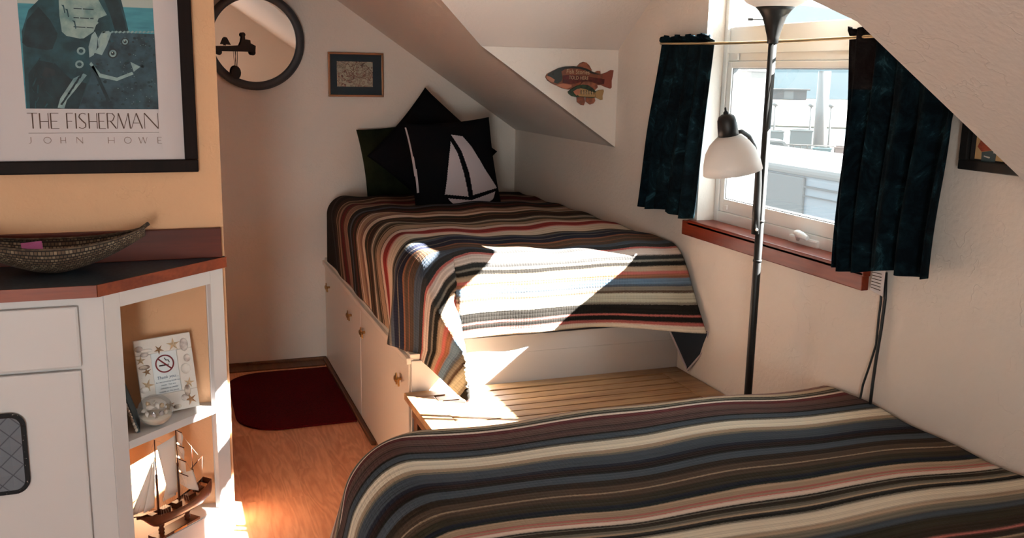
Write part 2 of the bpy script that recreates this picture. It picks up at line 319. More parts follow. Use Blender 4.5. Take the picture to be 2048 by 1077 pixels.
# unseen glazed door behind the camera, added as an opening for fill light
dr=thing('added_rear_door','',"door",(-.95,YR,0)); del dr['label'],dr['category']; dr['kind']='structure'
bm=B()
for a,b_ in (((D0,YR-.06,0),(D0+.09,YR-.02,1.25)),((D1-.09,YR-.06,0),(D1,YR-.02,1.25)),((D0,YR-.06,0),(D1,YR-.02,.16)),((D0,YR-.06,1.17),(D1,YR-.02,1.28))): box(bm,a,b_,.004)
link('frame',bm,K['white'],dr); bm=B(); box(bm,(D0+.09,YR-.045,.16),(D1-.09,YR-.04,1.17)); link('pane',bm,K['glass'],dr)
bm=B(); tube(bm,[(D1-.05,YR-.02,.95),(D1-.05,YR+.03,.95),(D1-.14,YR+.03,.95)],.008); link('handle',bm,K['brass'],dr)

# ------------------------------------------------------------------ window
XF=1.785
win=thing('window_1','','',(XF,2.42,WZ0)); del win['label'],win['category']; win['kind']='structure'
bm=B(); X1=XW+T0-.002
def ring(bm,y0,y1,z0,z1,w,x0,x1,bev=.003,wb=None,wt=None):
    wb=wb or w; wt=wt or w
    box(bm,(x0,y0,z0),(x1,y0+w,z1),bev); box(bm,(x0,y1-w,z0),(x1,y1,z1),bev); box(bm,(x0,y0+w,z0),(x1,y1-w,z0+wb),bev); box(bm,(x0,y0+w,z1-wt),(x1,y1-w,z1),bev)
ring(bm,WY0,WY1,WZ0,WZ1,.022,XF-.01,X1,wb=.07,wt=.02)
box(bm,(XF,WY0,1.475),(X1,WY1,1.585),.003)
box(bm,(XF-.006,WY0+.02,1.50),(XF+.004,WY1-.02,1.503))
link('window_frame',bm,K['vinyl'],win)
bm=B(); ring(bm,WY0+.022,WY1-.022,.975,1.474,.026,XF-.004,XF+.03,wb=.044,wt=.022); link('sash',bm,K['vinyl'],win)
bm=B(); ring(bm,WY0+.047,WY1-.047,1.018,1.453,.004,XF+.001,XF+.02); link('glazing_seal',bm,K['seal'],win)
bm=B(); box(bm,(XF+.012,WY0+.05,1.02),(XF+.015,WY1-.05,1.451)); link('pane',bm,K['glass'],win)
bm=B(); box(bm,(XF+.012,WY0+.02,1.58),(XF+.015,WY1-.02,WZ1-.018)); link('transom_pane',bm,K['glass'],win)
bm=B(); box(bm,(XF-.018,2.27,.937),(XF-.004,2.41,.962),.006); 
tube(bm,[(XF-.015,2.36,.955),(XF-.03,2.35,.97),(XF-.032,2.325,.972),(XF-.03,2.30,.966)],[.009,.008,.011,.007],8); ball(bm,(XF-.03,2.345,.975),(.012,.018,.009)); link('crank_handle',bm,K['vinyl'],win)
bm=B(); box(bm,(XF-.012,2.765,.985),(XF-.004,2.785,1.0),.002); box(bm,(XF-.014,2.78,1.10),(XF-.004,2.795,1.14),.002); box(bm,(XF-.012,2.755,1.478),(XF-.004,2.775,1.50),.002); link('latch',bm,K['vinyl'],win)
bm=B(); box(bm,(1.688,1.972,.922),(XF+.0,2.868,.94),.003); box(bm,(1.688,1.975,.884),(XW,2.905,.934),.003); link('window_sill',bm,K['sillwood'],win)

# ------------------------------------------------------------------ outdoors
GZ=-3.6; az=math.radians(35.5); E1=Vector((math.sin(az),math.cos(az),0)); E2=Vector((math.cos(az),-math.sin(az),0))
add('asphalt',(0.0465,0.0453,0.0422),.9,noise=(.15,(0.0384,0.0366,0.0341),.4,.6)); add('water',(0.0477,0.0654,0.0694),.25); add('dry_bank',(0.0536,0.0456,0.0307),1,noise=(.25,(0.0328,0.0338,0.0258),.35,.65,(1,1,3))); add('far_hill',(0.0471,0.0757,0.0883),1,noise=(.02,(0.0669,0.0927,0.0998),.4,.6))
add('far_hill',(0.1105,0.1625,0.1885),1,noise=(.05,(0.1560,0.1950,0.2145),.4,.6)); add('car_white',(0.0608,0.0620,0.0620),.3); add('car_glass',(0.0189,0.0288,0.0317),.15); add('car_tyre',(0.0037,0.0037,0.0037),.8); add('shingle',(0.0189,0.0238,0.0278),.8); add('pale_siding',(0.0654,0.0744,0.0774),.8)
add('pile_blue',(0.0328,0.0446,0.0506),.8); add('dock_grey',(0.0416,0.0536,0.0546),.8); add('dock_brown',(0.0317,0.0278,0.0229),.9); add('dock_teal',(0.0200,0.0584,0.0669),.7); add('dock_red',(0.0694,0.0387,0.0307),.7); add('rv_side',(0.0685,0.0899,0.1113),.45); add('rv_screen',(0.0267,0.0307,0.0338),.8,noise=(500,(0.0546,0.0605,0.0645),.35,.7)); add('rv_roof',(0.0608,0.0632,0.0639),.6)
def strip(bm,d0,d1,z0,z1,h=220):
    c=Vector((0,0,0)); prism(bm,[c+E1*d0-E2*h+Vector((0,0,z0)),c+E1*d0+E2*h+Vector((0,0,z0)),c+E1*d1+E2*h+Vector((0,0,z1)),c+E1*d1-E2*h+Vector((0,0,z1))],(0,0,-1.2))
bm=B(); strip(bm,4,84,GZ,GZ); o=struct('ground',bm,K['asphalt'])
bm=B(); strip(bm,84.5,126,GZ-.9,GZ-.9); tag(link('harbour_water',bm,K['water']),'pale strip of harbour water beyond the parking lot','water')
bm=B(); strip(bm,126.5,165,GZ-.7,-1.9); strip(bm,165,181,-1.9,-1.9); tag(link('far_bank',bm,K['dry_bank']),'dry grassy bank across the harbour water','bank')
bm=B()
random.seed(2); pr=[]
for i in range(41):
    h=-330+i*16.5; pr.append(E1*182+E2*h+Vector((0,0,15+4*math.sin(i*.6)+3*math.sin(i*1.7))))
prism(bm,[E1*182+E2*330+Vector((0,0,-4)),E1*182-E2*330+Vector((0,0,-4))]+pr,E1*30); tag(link('distant_hill',bm,K['far_hill']),'pale blue hillside along the horizon behind the bank','hill')
def at(px,py,z): return P(px,py,2,z)
# low building on the bank
c=P(1580,181,2,-1.9); c=EYE+(c-EYE)*(165/ (c-EYE).length) if False else c
c=E1*172+E2*0; q=P(1580,170,2,0.2); 
def far_at(px,dist,z):
    d=P(px,200,2,-3)-EYE; d.z=0; d.normalize(); return Vector((d.x*dist,d.y*dist,z))
c=far_at(1578,168,-1.85); bd=thing('low_building','low flat roofed building on the bank across the water','building',c)
def obox(bm,c,l,d,z0,z1,bev=0,mi=0):
    m=frame_mtx((c.x,c.y,0),E2,E1); box(bm,(-l/2,-d/2,z0),(l/2,d/2,z1),bev,mi,m)
bm=B(); obox(bm,c,5.4,4,-1.85,-.35); link('wall',bm,K['shingle'],bd)
bm=B(); obox(bm,c,6.4,5,-.35,-.15); link('roof',bm,K['shingle'],bd)
bm=B(); obox(bm,c+E2*-.1-E1*2.03,1.5,.1,-1.8,-.5); link('window',bm,K['pale_siding'],bd)
# tall piling, marina lamps
c=far_at(1645,70,GZ); bm=B(); tube(bm,[c,c+Vector((0,0,5.6))],.42,14); tag(link('dock_piling',bm,K['car_white'],origin=c),'tall white dock piling rising above the boats','piling')
for px,nm in ((1552,'nearest the lamp pole'),(1624,'left of the tall piling'),(1664,'right of the tall piling')):
    c=far_at(px,74,GZ); bm=B(); tube(bm,[c,c+Vector((0,0,3.1))],.07,8); t=thing('marina_lamp','thin white marina lamp post, '+nm,'lamp post',c,'marina lamp posts'); link('post',bm,K['car_white'],t)
    bm=B(); ball(bm,c+Vector((0,0,3.2)),(.24,.24,.16)); link('lamp_head',bm,K['car_white'],t)
cr=[(1552,66,1.3,1.7,'dock_grey','grey-green storage box on the dock behind the white car'),(1608,66,1.4,1.8,'dock_grey','grey-green storage box on the dock left of the tall piling'),(1574,62.5,1.0,.7,'dock_brown','low brown stack of dock gear between two grey boxes'),(1624,62.5,.8,.8,'dock_brown','low brown dock crate beside the teal bin'),(1652,60,1.0,1.1,'dock_teal','teal dock bin at the foot of the piling'),(1692,60,.8,1.2,'dock_red','pale red dock bin right of the teal one'),(1506,68,1.2,1.0,'dock_grey','low grey box behind the white car roof')]
for px,d,l,h,m,lb in cr:
    c=far_at(px,d,GZ); bm=B(); obox(bm,c,l,1.0,GZ,GZ+h,.05); obox(bm,c,l+.1,1.1,GZ+h-.1,GZ+h,.03); tag(link('dock_box',bm,K[m],origin=c),lb,'box','boxes along the dock')
bm=B(); a=far_at(1500,63,GZ); b_=far_at(1720,63,GZ)
t=thing('dock_railing','low grey railing along the dock edge of the parking lot','railing',a)
N_=16
for i in range(N_+1):
    p=a.lerp(b_,i/N_); bm2=B(); tube(bm2,[p,p+Vector((0,0,1.0))],.05,6); link('post',bm2,K['dock_brown'],t)
for z in (.55,1.0): tube(bm,[a+Vector((0,0,z)),b_+Vector((0,0,z))],.04,6)
link('rail',bm,K['dock_brown'],t)
def car(c,ang,name,label,L_=4.6,H=1.65,wagon=True):
    t=thing(name,label,'car',c); m=T(*c)@Matrix.Rotation(ang,4,'Z')
    side=[(-2.3,.35),(-2.25,.85),(-1.95,.98),(-1.25,1.05),(-.55,1.55),(.3,H),(1.6,H-.03),(2.15,1.05),(2.3,.9),(2.3,.35)]
    bm=B(); b2=B(); prism(b2,[(x*L_/4.6,-.85,z) for x,z in side],(0,1.7,0)); bmesh.ops.bevel(b2,geom=b2.edges[:],offset=.06,segments=2,affect='EDGES'); merge(bm,b2,0,m); link('body',bm,K['car_white'],t)
    gl=[(-1.1,1.08),(-.5,1.5),(.28,1.56),(1.5,1.54),(1.95,1.08)]
    for s in (-1,1):
        bm=B(); b2=B()
        prism(b2,[(-1.05,s*.86,1.08),(-.5,s*.86,1.48),(.2,s*.86,1.55),(.2,s*.86,1.08)],(0,.02*s,0)); prism(b2,[(.3,s*.86,1.08),(.3,s*.86,1.55),(1.5,s*.86,1.52),(1.85,s*.86,1.08)],(0,.02*s,0)); merge(bm,b2,0,m); link('window',bm,K['car_glass'],t)
        for x in (-1.45,1.45):
            bm=B(); b2=B(); tube(b2,[(x,s*.72,.34),(x,s*.9,.34)],.34,18); merge(bm,b2,0,m); link('wheel',bm,K['car_tyre'],t)
    return t
car(far_at(1512,57,GZ),-az+.12,'parked_car','white station wagon parked outside, half hidden by the lamp pole')
car(far_at(1632,46,GZ),-az-.05,'parked_car','white car roof and windows showing above the camper roof',H=1.7)
# camper close under the window
c=Vector((9,11,GZ)); t=thing('camper','white camper with grey screened window parked close below the window','camper',c)
bm=B(); box(bm,(9.05,6.2,-3.0),(11.3,17.5,.02),.08); link('body',bm,K['rv_side'],t)
bm=B(); box(bm,(8.98,6.0,.0),(11.4,17.7,.14),.05); link('roof',bm,K['rv_roof'],t)
bm=B(); box(bm,(9.01,6.2,-.17),(9.06,17.5,-.14)); box(bm,(9.01,6.2,-.3),(9.06,17.5,-.285)); link('side_moulding',bm,K['shingle'],t)
bm=B(); box(bm,(9.0,12.0,-.78),(9.06,13.3,-.02),.03); link('window',bm,K['rv_screen'],t)
for y in (8,15.5):
    bm=B(); tube(bm,[(9.05,y,GZ+.36),(9.3,y,GZ+.36)],.36,18); link('wheel',bm,K['car_tyre'],t)
# white post outside the left edge of the pane
bm=B(); box(bm,(2.6,3.95,GZ),(2.72,4.13,2.1),.01); box(bm,(2.58,3.93,1.45),(2.74,4.15,1.5),.01); tag(link('porch_post',bm,K['car_white'],origin=(2.66,4.04,GZ)),'white post standing just outside the left edge of the window','post')

# ------------------------------------------------------------------ bed one: built-in cabinet
bc=thing('storage_bed_cabinet','cream built-in bed cabinet with two panels and brass fish pulls','cabinet',(1.2,3.8,0))
CX=.724; CF=2.935; CT=.52
bm=B(); box(bm,(CX+.012,CF,0),(XW-.001,YB-.001,CT-.02)); link('body',bm,K['creamcab'],bc)
bm=B(); box(bm,(CX,CF-.004,CT-.02),(XW-.001,YB-.001,CT),.003); box(bm,(CX-.012,2.93,CT-.034),(CX+.012,YB-.001,CT-.012),.004); link('top_board',bm,K['creamcab'],bc)
def fish_pull(parent,y,z):
    bm=B(); m=T(CX-.022,y,z)
    ball(bm,(0,0,0),(.007,.019,.0085),mtx=None,seg=12); 
    b2=B(); prism(b2,[(-.003,-.014,0),(-.003,-.030,.009),(-.003,-.026,0),(-.003,-.030,-.010)],(.006,0,0)); prism(b2,[(-.002,.006,.006),(-.002,-.002,.017),(-.002,-.008,.006)],(.004,0,0)); prism(b2,[(-.002,.004,-.006),(-.002,-.004,-.013),(-.002,-.006,-.005)],(.004,0,0)); merge(bm,b2)
    tube(bm,[(0,0,0),(.022,0,0)],.004,8)
    for v in bm.verts: v.co=m@Vector((v.co.x,v.co.y*1.35,v.co.z*1.35))
    link('fish_pull',bm,K['brass'],parent)
for y0,y1,ks in ((3.752,YB-.03,(4.50,3.94)),(CF+.002,3.746,(3.655,3.04))):
    bm=B(); box(bm,(CX-.004,y0,.02),(CX+.011,y1,.486),.002); d=link('door_panel',bm,K['creamcab'],bc,origin=(CX,(y0+y1)/2,.02))
    for y in ks: fish_pull(d,y,.405)
bm=B(); box(bm,(CX+.02,CF+.02,CT),(XW-.005,YB-.01,.78),.05); tag(link('mattress',bm,K['whitecloth'],origin=(1.2,3.8,CT)),'thick mattress under the striped quilt on the cream cabinet','mattress')
bm=B(); box(bm,(CX+.003,CF-.012,.0),(XW-.001,CF-.001,CT-.021),.002); box(bm,(CX+.16,CF-.012,CT-.021),(XW-.001,CF-.005,.56),.001); o=link('end_board',bm,K['white'],bc)

# ------------------------------------------------------------------ quilts
def tab(start,rows):
    out=[]; a=start
    for e,c in rows: out.append((a,e,c)); a=e
    return out
BLK=(.018,.015,.012); DKB=(.05,.032,.022); TAN=(.33,.235,.16); BRN=(.12,.075,.05); BUR=(.13,.02,.022); MAU=(.25,.15,.115); CRM=(.56,.48,.38); PCR=(.52,.41,.35); RED=(.24,.03,.028)
SLT=(.085,.105,.135); NVY=(.025,.028,.05); OLV=(.06,.05,.032); GRY=(.2,.175,.14); RST=(.26,.11,.06); BLU=(.12,.19,.27); SAG=(.38,.36,.28); ROS=(.36,.10,.085); CHA=(.045,.042,.04); GRN=(.022,.028,.028)
q1=tab(0,[(.10,BLK),(.13,CHA),(.19,BLK),(.25,DKB),(.262,TAN),(.31,BRN),(.322,TAN),(.345,MAU),(.36,DKB),(.42,BUR),(.44,BRN),(.50,MAU),(.515,TAN),
 (.57,GRN),(.60,SLT),(.63,BLK),(.66,DKB),(.665,RED),(.715,DKB),(.73,TAN),(.738,BRN),(.755,PCR),(.80,TAN),(.84,MAU),(.87,CRM),(.885,PCR),
 (.93,OLV),(.935,RST),(1.0,DKB),(1.02,GRY),(1.032,CRM),(1.06,GRY),(1.09,OLV),(1.10,TAN),(1.108,BLK),(1.125,TAN),(1.17,OLV if False else TAN),(1.177,BLK),(1.215,PCR),
 (1.265,RED),(1.28,ROS),(1.30,PCR),(1.375,CRM),(1.39,GRY),(1.41,CHA),(1.425,GRY),(1.45,SLT),(1.49,NVY),(1.50,GRY),(1.545,NVY),(1.56,RST),(1.60,BRN),(1.605,RST),(1.645,BRN),(1.69,SLT),(1.715,CHA),
 (1.724,ROS),(1.75,PCR),(1.765,CHA),(1.77,GRY),(1.785,BLK),(1.80,TAN),(1.81,ROS),(1.822,RST),(1.842,BLU),(1.848,SLT),(1.862,GRY),(1.87,BRN),(1.9,SAG),(1.908,GRY),(1.94,BLK),(1.944,ROS),(1.962,BLK),(1.972,ROS),(1.99,CRM),(2.3,SLT)])
def smooth(x): x=max(0,min(1,x)); return x*x*(3-2*x)
Q1=stripes('striped_quilt_weave',[(a,b_,tuple(v*(.62+.38*smooth((max(c)-.05)/.4)) for v in c)) for a,b_,c in q1])
def bumpf(x,c,w): return math.exp(-((x-c)/w)**2)
def quilt1():
    r,rc=.085,.06; x0,yf,zt=.728,2.90,.835; R=r+rc; xL=x0+R; yF=yf+R
    smin=x0+R-rc-(.835-.522)-r*(PI/2-1)-rc; nx,ny=130,190
    X0=xL-rc-((zt-.525)-r+r*PI/2); X1=XW-.018; Y1=YB-.016; Y0=4.66-1.985
    bm=B(); uvl=bm.loops.layers.uv.new('UVMap'); V={}
    for i in range(nx+1):
        for j in range(ny+1):
            s=X0+(X1-X0)*i/nx; y=Y0+(Y1-Y0)*j/ny
            dx=max(0,xL-s); dy=max(0,yF-y); d=math.hypot(dx,dy); ux=min(s,X1)
            hx,hy=max(s,xL),max(y,yF)
            if d<1e-9: pos=Vector((hx,hy,zt)); e=0; drop=0; ph=0; nn=Vector((0,0,0))
            else:
                nn=Vector((-dx/d,-dy/d,0)); ph=math.atan2(dy,dx)
                if d<=rc: pos=Vector((hx,hy,zt))+nn*d; drop=0
                else:
                    e=d-rc
                    if e<r*PI/2: a=e/r; out=r*math.sin(a); drop=r*(1-math.cos(a))
                    else: out=r; drop=r+e-r*PI/2
                    g=drop/.30
                    if dx>0 and dy>0:
                        pdeg=math.degrees(ph); th=min(pdeg*2.2,89.9); f=.19*.235/(.235*math.cos(math.radians(th))+.19*math.sin(math.radians(th)))-.145+.006*math.sin(math.radians(th*2))
                        if pdeg>41: f*=max(0,1-(pdeg-41)/12)
                    elif dy>0:   # foot side
                        f=.006*math.sin(hx*23)+.012*math.sin(hx*7+1)+.21*smooth((hx-1.36)/.34)
                    else:        # aisle side
                        f=.05*smooth((yF+.22-hy)/.30)*1.0+.004*math.sin(hy*17)
                    out+=f*g**1.2
                    if dx>0 and dy>0:
                        p2=min(ph*(1+1.25*min(1,g)),math.radians(89.8)); nn=Vector((-math.cos(p2),-math.sin(p2),0))
                    pos=Vector((hx,hy,zt-drop))+nn*(rc+out)
            # crown, wrinkles, sag to the head corner
            z=pos.z
            k=1-smooth(drop/.06)
            z+=k*(.006*math.sin(s*9+y*2)+.004*math.sin(y*21+s*3)+.003*math.sin(s*31-y*5))
            hd=smooth((y-(YB-.17))/.17); z-=.02*hd**2*k
            # rounded head corner on the aisle side
            if s<xL+.1: pos.x+=.0
            ed=YB-y
            if ed<.14: 
                q=(1-ed/.14)**2; pos.x+=q*.05*smooth((1.2-s)/.4); z-=q*.03
            pos.z=max(z,.524 if (dy<=0 ) else .403)
            V[i,j]=(bm.verts.new(pos),s,y)
    for i in range(nx):
        for j in range(ny):
            q=[V[i,j],V[i+1,j],V[i+1,j+1],V[i,j+1]]; f=bm.faces.new([a[0] for a in q]); f.smooth=True
            for l,(v,s,y) in zip(f.loops,q):
                t=4.66-y; a=max(0,.93-s); l[uvl].uv=(s,t-.55*a*(1-.85*smooth((t-1.55)/.25)))
    return bm
t=thing('striped_quilt','multicoloured striped quilt with a sunlit patch, draped over the far bed','quilt',(1.2,3.8,.52))
o=link('cover',quilt1(),Q1,t); sm=o.modifiers.new('thick','SOLIDIFY'); sm.thickness=.008; sm.offset=1; 
o.data.materials.append(K['navycloth']); sm.material_offset=1
A_,B_,C_,D_=P(1336,654,1,2.885),P(1375,741,1,2.83),P(1418,692,1,2.735),P(1416,664,1,2.73)
bm=B(); prism(bm,[A_,B_,C_,D_],(.004,.012,0)); link('turned_corner',bm,K['navycloth'],t)['label']='dark blue underside of the quilt corner'
bm=B(); tube(bm,[A_,B_.lerp(A_,.08),B_,C_,D_],.0042,8); link('binding',bm,K['whitecloth'],t)

q2=tab(0.3,[(.9,DKB),(1.2,SLT),(1.235,BRN),(1.24,TAN),(1.262,DKB),(1.268,ROS),(1.30,DKB),(1.325,OLV),(1.33,CHA),(1.348,SLT),(1.37,GRY),(1.385,TAN),(1.43,CRM),(1.438,GRY),(1.446,BLK),(1.456,CHA),(1.462,TAN),(1.476,GRY),(1.484,OLV),(1.493,DKB),(1.497,GRY),(1.503,BLK),
 (1.521,PCR),(1.525,ROS),(1.531,TAN),(1.538,ROS),(1.562,TAN),(1.572,GRN),(1.585,NVY),(1.61,OLV),(1.63,BRN),(1.633,TAN),(1.66,BRN),(1.685,DKB),(1.70,SLT),(1.72,SLT),(1.733,BLK),(1.755,(.035,.016,.016)),(1.772,NVY),(1.79,SLT),(1.818,SLT),
 (1.828,GRY),(1.845,TAN),(1.885,CRM),(1.893,GRY),(1.897,CHA),(1.92,SLT),(1.928,BLK),(1.96,(.12,.062,.055)),(1.963,DKB),(2.002,(.14,.072,.062)),(2.027,BUR),(2.038,PCR),(2.05,OLV),(2.056,GRY),(2.062,OLV),(2.085,TAN),(2.095,(.2,.08,.07)),(2.105,MAU),(2.115,(.2,.08,.07)),(2.165,PCR),(2.185,BLK),(2.26,SLT),(2.285,BLK),(2.33,TAN),(2.38,BRN),(2.8,DKB)])
def grade(tb,lo,hi):
    return [(a,b_,tuple(min(.75,(v+(max(c)*.06 if k else 0))*(lo+(hi-lo)*smooth((max(c)-.05)/.4))) for k,v in enumerate(c))) for a,b_,c in tb]
q2=grade(q2,.6,1.35)
Q2=stripes('striped_quilt_weave_near',q2)
def quilt2():
    r,rc=.12,.08; x0,yf,zt=.36,2.17,.60; R=r+rc; xL=x0+R; yF=yf-R
    drp=.50; X0=xL-rc-(drp-r+r*PI/2); X1=XW-.016; Y0=-.35; Y1=yF+rc+(drp-r+r*PI/2); nx,ny=150,200
    bm=B(); uvl=bm.loops.layers.uv.new('UVMap'); V={}
    for i in range(nx+1):
        for j in range(ny+1):
            s=X0+(X1-X0)*i/nx; y=Y0+(Y1-Y0)*j/ny
            dx=max(0,xL-s); dy=max(0,y-yF); d=math.hypot(dx,dy); hx,hy=max(s,xL),min(y,yF); drop=0
            if d<1e-9: pos=Vector((hx,hy,zt))
            else:
                nn=Vector((-dx/d,dy/d,0)); ph=math.degrees(math.atan2(dy,dx))
                if d<=rc: pos=Vector((hx,hy,zt))+nn*d
                else:
                    e=d-rc
                    if e<r*PI/2: a=e/r; out=r*math.sin(a); drop=r*(1-math.cos(a))
                    else: out=r; drop=r+e-r*PI/2
                    f=(.05+.08*bumpf(ph,40,28)) if (dx>0 and dy>0) else (.05+.05*smooth((hy-1.3)/.5) if dx>0 else .008*math.sin(hx*9))
                    out+=f*(drop/.4)**1.2
                    pos=Vector((hx,hy,zt-drop))+nn*(rc+out)
            k=1-smooth(drop/.08)
            pos.z+=k*(.005*math.sin(s*7+y*3)+.003*math.sin(s*15-y*9)+.003*math.sin(y*23+s))
            pos.z=max(pos.z,.02)
            V[i,j]=(bm.verts.new(pos),s,y)
    for i in range(nx):
        for j in range(ny):
            q=[V[i,j],V[i+1,j],V[i+1,j+1],V[i,j+1]]; f=bm.faces.new([a[0] for a in q]); f.smooth=True
            for l,(v,s,y) in zip(f.loops,q):
                l[uvl].uv=(s,y+.012*smooth((s-1.1)/.6))
    bmesh.ops.recalc_face_normals(bm,faces=bm.faces[:])
    return bm
bm=quilt2(); o=link('striped_quilt',bm,Q2,origin=(1.1,1.0,0)); tag(o,'multicoloured striped quilt covering the near bed at the bottom of the photo','quilt')
sm=o.modifiers.new('thick','SOLIDIFY'); sm.thickness=.008; sm.offset=-1
nb=thing('bed','low double bed under the near quilt, against the window wall','bed',(1.1,1.0,0))
bm=B(); box(bm,(.50,-.3,.30),(XW-.01,1.98,.575),.05); link('mattress',bm,K['whitecloth'],nb)
bm=B(); box(bm,(.52,-.28,.08),(XW-.012,1.95,.30),.01); link('frame',bm,K['trim'],nb)
for x in (.56,1.62):
    for y in (-.2,1.88): bm=B(); box(bm,(x-.03,y-.03,0),(x+.03,y+.03,.08)); link('leg',bm,K['trim'],nb)

# ------------------------------------------------------------------ cushions
def in_poly(x,y,p):
    c=False; n=len(p)
    for i in range(n):
        x1,y1=p[i]; x2,y2=p[i-1]
        if (y1>y)!=(y2>y) and x<(x2-x1)*(y-y1)/(y2-y1)+x1: c=not c
    return c
def cushion(name,size,thick,mtx,mats,shapes=(),res=60,label=None,pinch=.06):
    bm=B(); V={}
    def side(sg):
        for i in range(res+1):
            for j in range(res+1):
                u=-1+2*i/res; v=-1+2*j/res
                if sg<0 and (i in (0,res) or j in (0,res)): V[sg,i,j]=V[1,i,j]; continue
                e=(1-abs(u)**2.2)*(1-abs(v)**2.2); h=thick*max(0,e)**.42
                px=u*(1-pinch*(1-v*v)*abs(u)); pz=v*(1-pinch*(1-u*u)*abs(v))
                h+=thick*.05*math.sin(u*7+v*3)*e
                V[sg,i,j]=bm.verts.new(mtx@Vector((px*size/2,-sg*h*.5,pz*size/2)))
        for i in range(res):
            for j in range(res):
                q=[V[sg,i,j],V[sg,i+1,j],V[sg,i+1,j+1],V[sg,i,j+1]]
                if sg<0: q=q[::-1]
                f=bm.faces.new(q); f.smooth=True
                if sg>0:
                    cx=-1+2*(i+.5)/res; cy=-1+2*(j+.5)/res
                    for sh,mi in shapes:
                        if in_poly(cx,cy,sh): f.material_index=mi
    side(1); side(-1); return tag(link(name,bm,mats,origin=mtx.translation),label,'cushion')
def cm(x,y,z,tilt,spin,yawd=0): return Matrix.Translation((x,y,z))@Matrix.Rotation(math.radians(yawd),4,'Z')@Matrix.Rotation(math.radians(-tilt),4,'X')@Matrix.Rotation(math.radians(spin),4,'Y')
def zc(zx,zy): # zoom pixel -> cushion coordinates (-1..1); sail cushion corners in the crop
    return ((zx-690)/214.0,(435-zy)/205.0)
def zl(*p): return [zc(*a) for a in p]
sail_l=zl((672,330),(608,565),(726,588),(712,480),(695,390)); sail_r=zl((680,298),(735,310),(770,360),(830,470),(888,555),(748,583),(738,480),(715,380))
hull_=zl((622,585),(740,606),(872,572),(855,605),(800,636),(720,640),(660,625)); strip_l=zl((436,290),(446,290),(470,420),(487,520),(478,520),(462,440))
cushion('sail_cushion',.42,.13,cm(1.238,4.19,1.006,14,-4,4),[K['blackcloth'],K['whitecloth']],[(sail_l,1),(sail_r,1),(hull_,1),([(-.99,.9),(-.965,.9),(-.955,.3),(-.93,-.2),(-.93,-.5),(-.975,-.5),(-.985,.2)],1)],150,'black square cushion with a white sailboat, standing frontmost on the far bed')
cushion('cushion',.46,.15,cm(1.205,4.40,1.045,20,44,4),[K['blackcloth']],(),50,'plain black cushion propped on its corner behind the sailboat cushion')
cushion('cushion',.37,.09,cm(1.085,4.60,.985,6,-7,0),[K['olive']],(),50,'dark olive green cushion leaning on the back wall behind the black one')

# ------------------------------------------------------------------ bench
bn=thing('slatted_bench','low slatted wooden bench between the two beds','bench',(1.2,2.7,0)); ZB=.397
X0b,X1b,Y0b,Y1b=.70,XW-.006,2.50,2.918
bm=B(); box(bm,(X0b,Y1b-.055,ZB-.024),(X1b,Y1b,ZB),.003); link('back_rail',bm,K['bench'],bn)
bm=B(); box(bm,(X0b,Y0b,ZB-.024),(X1b,Y0b+.05,ZB),.003); link('front_rail',bm,K['bench'],bn)
for nm,x in (('end_rail',X0b),('end_rail',X1b-.085)):
    bm=B(); box(bm,(x,Y0b+.05,ZB-.024),(x+.085,Y1b-.055,ZB-.0005),.002); link(nm,bm,K['bench'],bn)
n=6; y0=Y0b+.055; dy=(Y1b-.06-y0)/n
for i in range(n):
    bm=B(); box(bm,(X0b+.087,y0+i*dy+.003,ZB-.02),(X1b-.087,y0+(i+1)*dy-.003,ZB-.002),.002); link('slat',bm,K['bench'],bn)
for x in (X0b+.03,X1b-.06):
    for y in (Y0b+.01,Y1b-.055): bm=B(); box(bm,(x,y,0),(x+.04,y+.045,ZB-.024),.003); link('leg',bm,K['trim'],bn)
bm=B(); box(bm,(X0b+.02,Y0b+.03,ZB-.075),(X0b+.04,Y1b-.03,ZB-.024)); box(bm,(X0b+.06,Y1b-.04,ZB-.085),(X1b-.04,Y1b-.022,ZB-.024)); link('apron',bm,K['trim'],bn)

# ------------------------------------------------------------------ rug
bm=B(); pts=[(.712,3.745),(.712,4.51)]
for k in range(9): a=PI/2+k/8*PI/2; pts.append((.40+.17*math.cos(a),4.36+.15*math.sin(a)))
for k in range(9): a=PI+k/8*PI/2; pts.append((.40+.17*math.cos(a),3.93+.19*math.sin(a)))
pts=[(x-(.0 if x>.5 else 0),y) for x,y in pts]
pts=[(min(x,.700),y) for x,y in pts]
prism(bm,[(x,y,.001) for x,y in pts],(0,0,.008)); tag(link('red_rug',bm,K['rug'],origin=(.45,4.1,0)),'dark red mat with rounded left corners on the wood floor','rug')

# ------------------------------------------------------------------ floor lamp
lx,ly=1.589,2.30
lp=thing('floor_lamp','black torchiere floor lamp with a white side reading shade, before the window','lamp',(lx,ly,0))
bm=B(); lathe(bm,[(.0,.0),(.125,.0),(.127,.012),(.11,.022),(.02,.035),(.014,.06),(0,.06)],36,T(lx,ly,0)); link('base',bm,K['black'],lp)
bm=B(); tube(bm,[(lx,ly,.03),(lx,ly,1.52)],.0115,16); 
for z in (.905,1.02): tube(bm,[(lx,ly,z),(lx,ly,z+.006)],.0128,16)
link('pole',bm,K['black'],lp)
bm=B(); lathe(bm,[(.0,1.515),(.0145,1.515),(.016,1.53),(.024,1.56),(.032,1.585),(.043,1.602),(.053,1.612),(.050,1.612),(.038,1.600),(.0,1.59)],36,T(lx,ly,0)); link('top_cup',bm,K['black'],lp)
bm=B(); lathe(bm,[(.045,1.608),(.075,1.622),(.118,1.66),(.140,1.70),(.137,1.70),(.115,1.663),(.073,1.627),(.0,1.612)],36,T(lx,ly,0)); link('top_shade',bm,K['frosted'],lp)
bm=B(); 
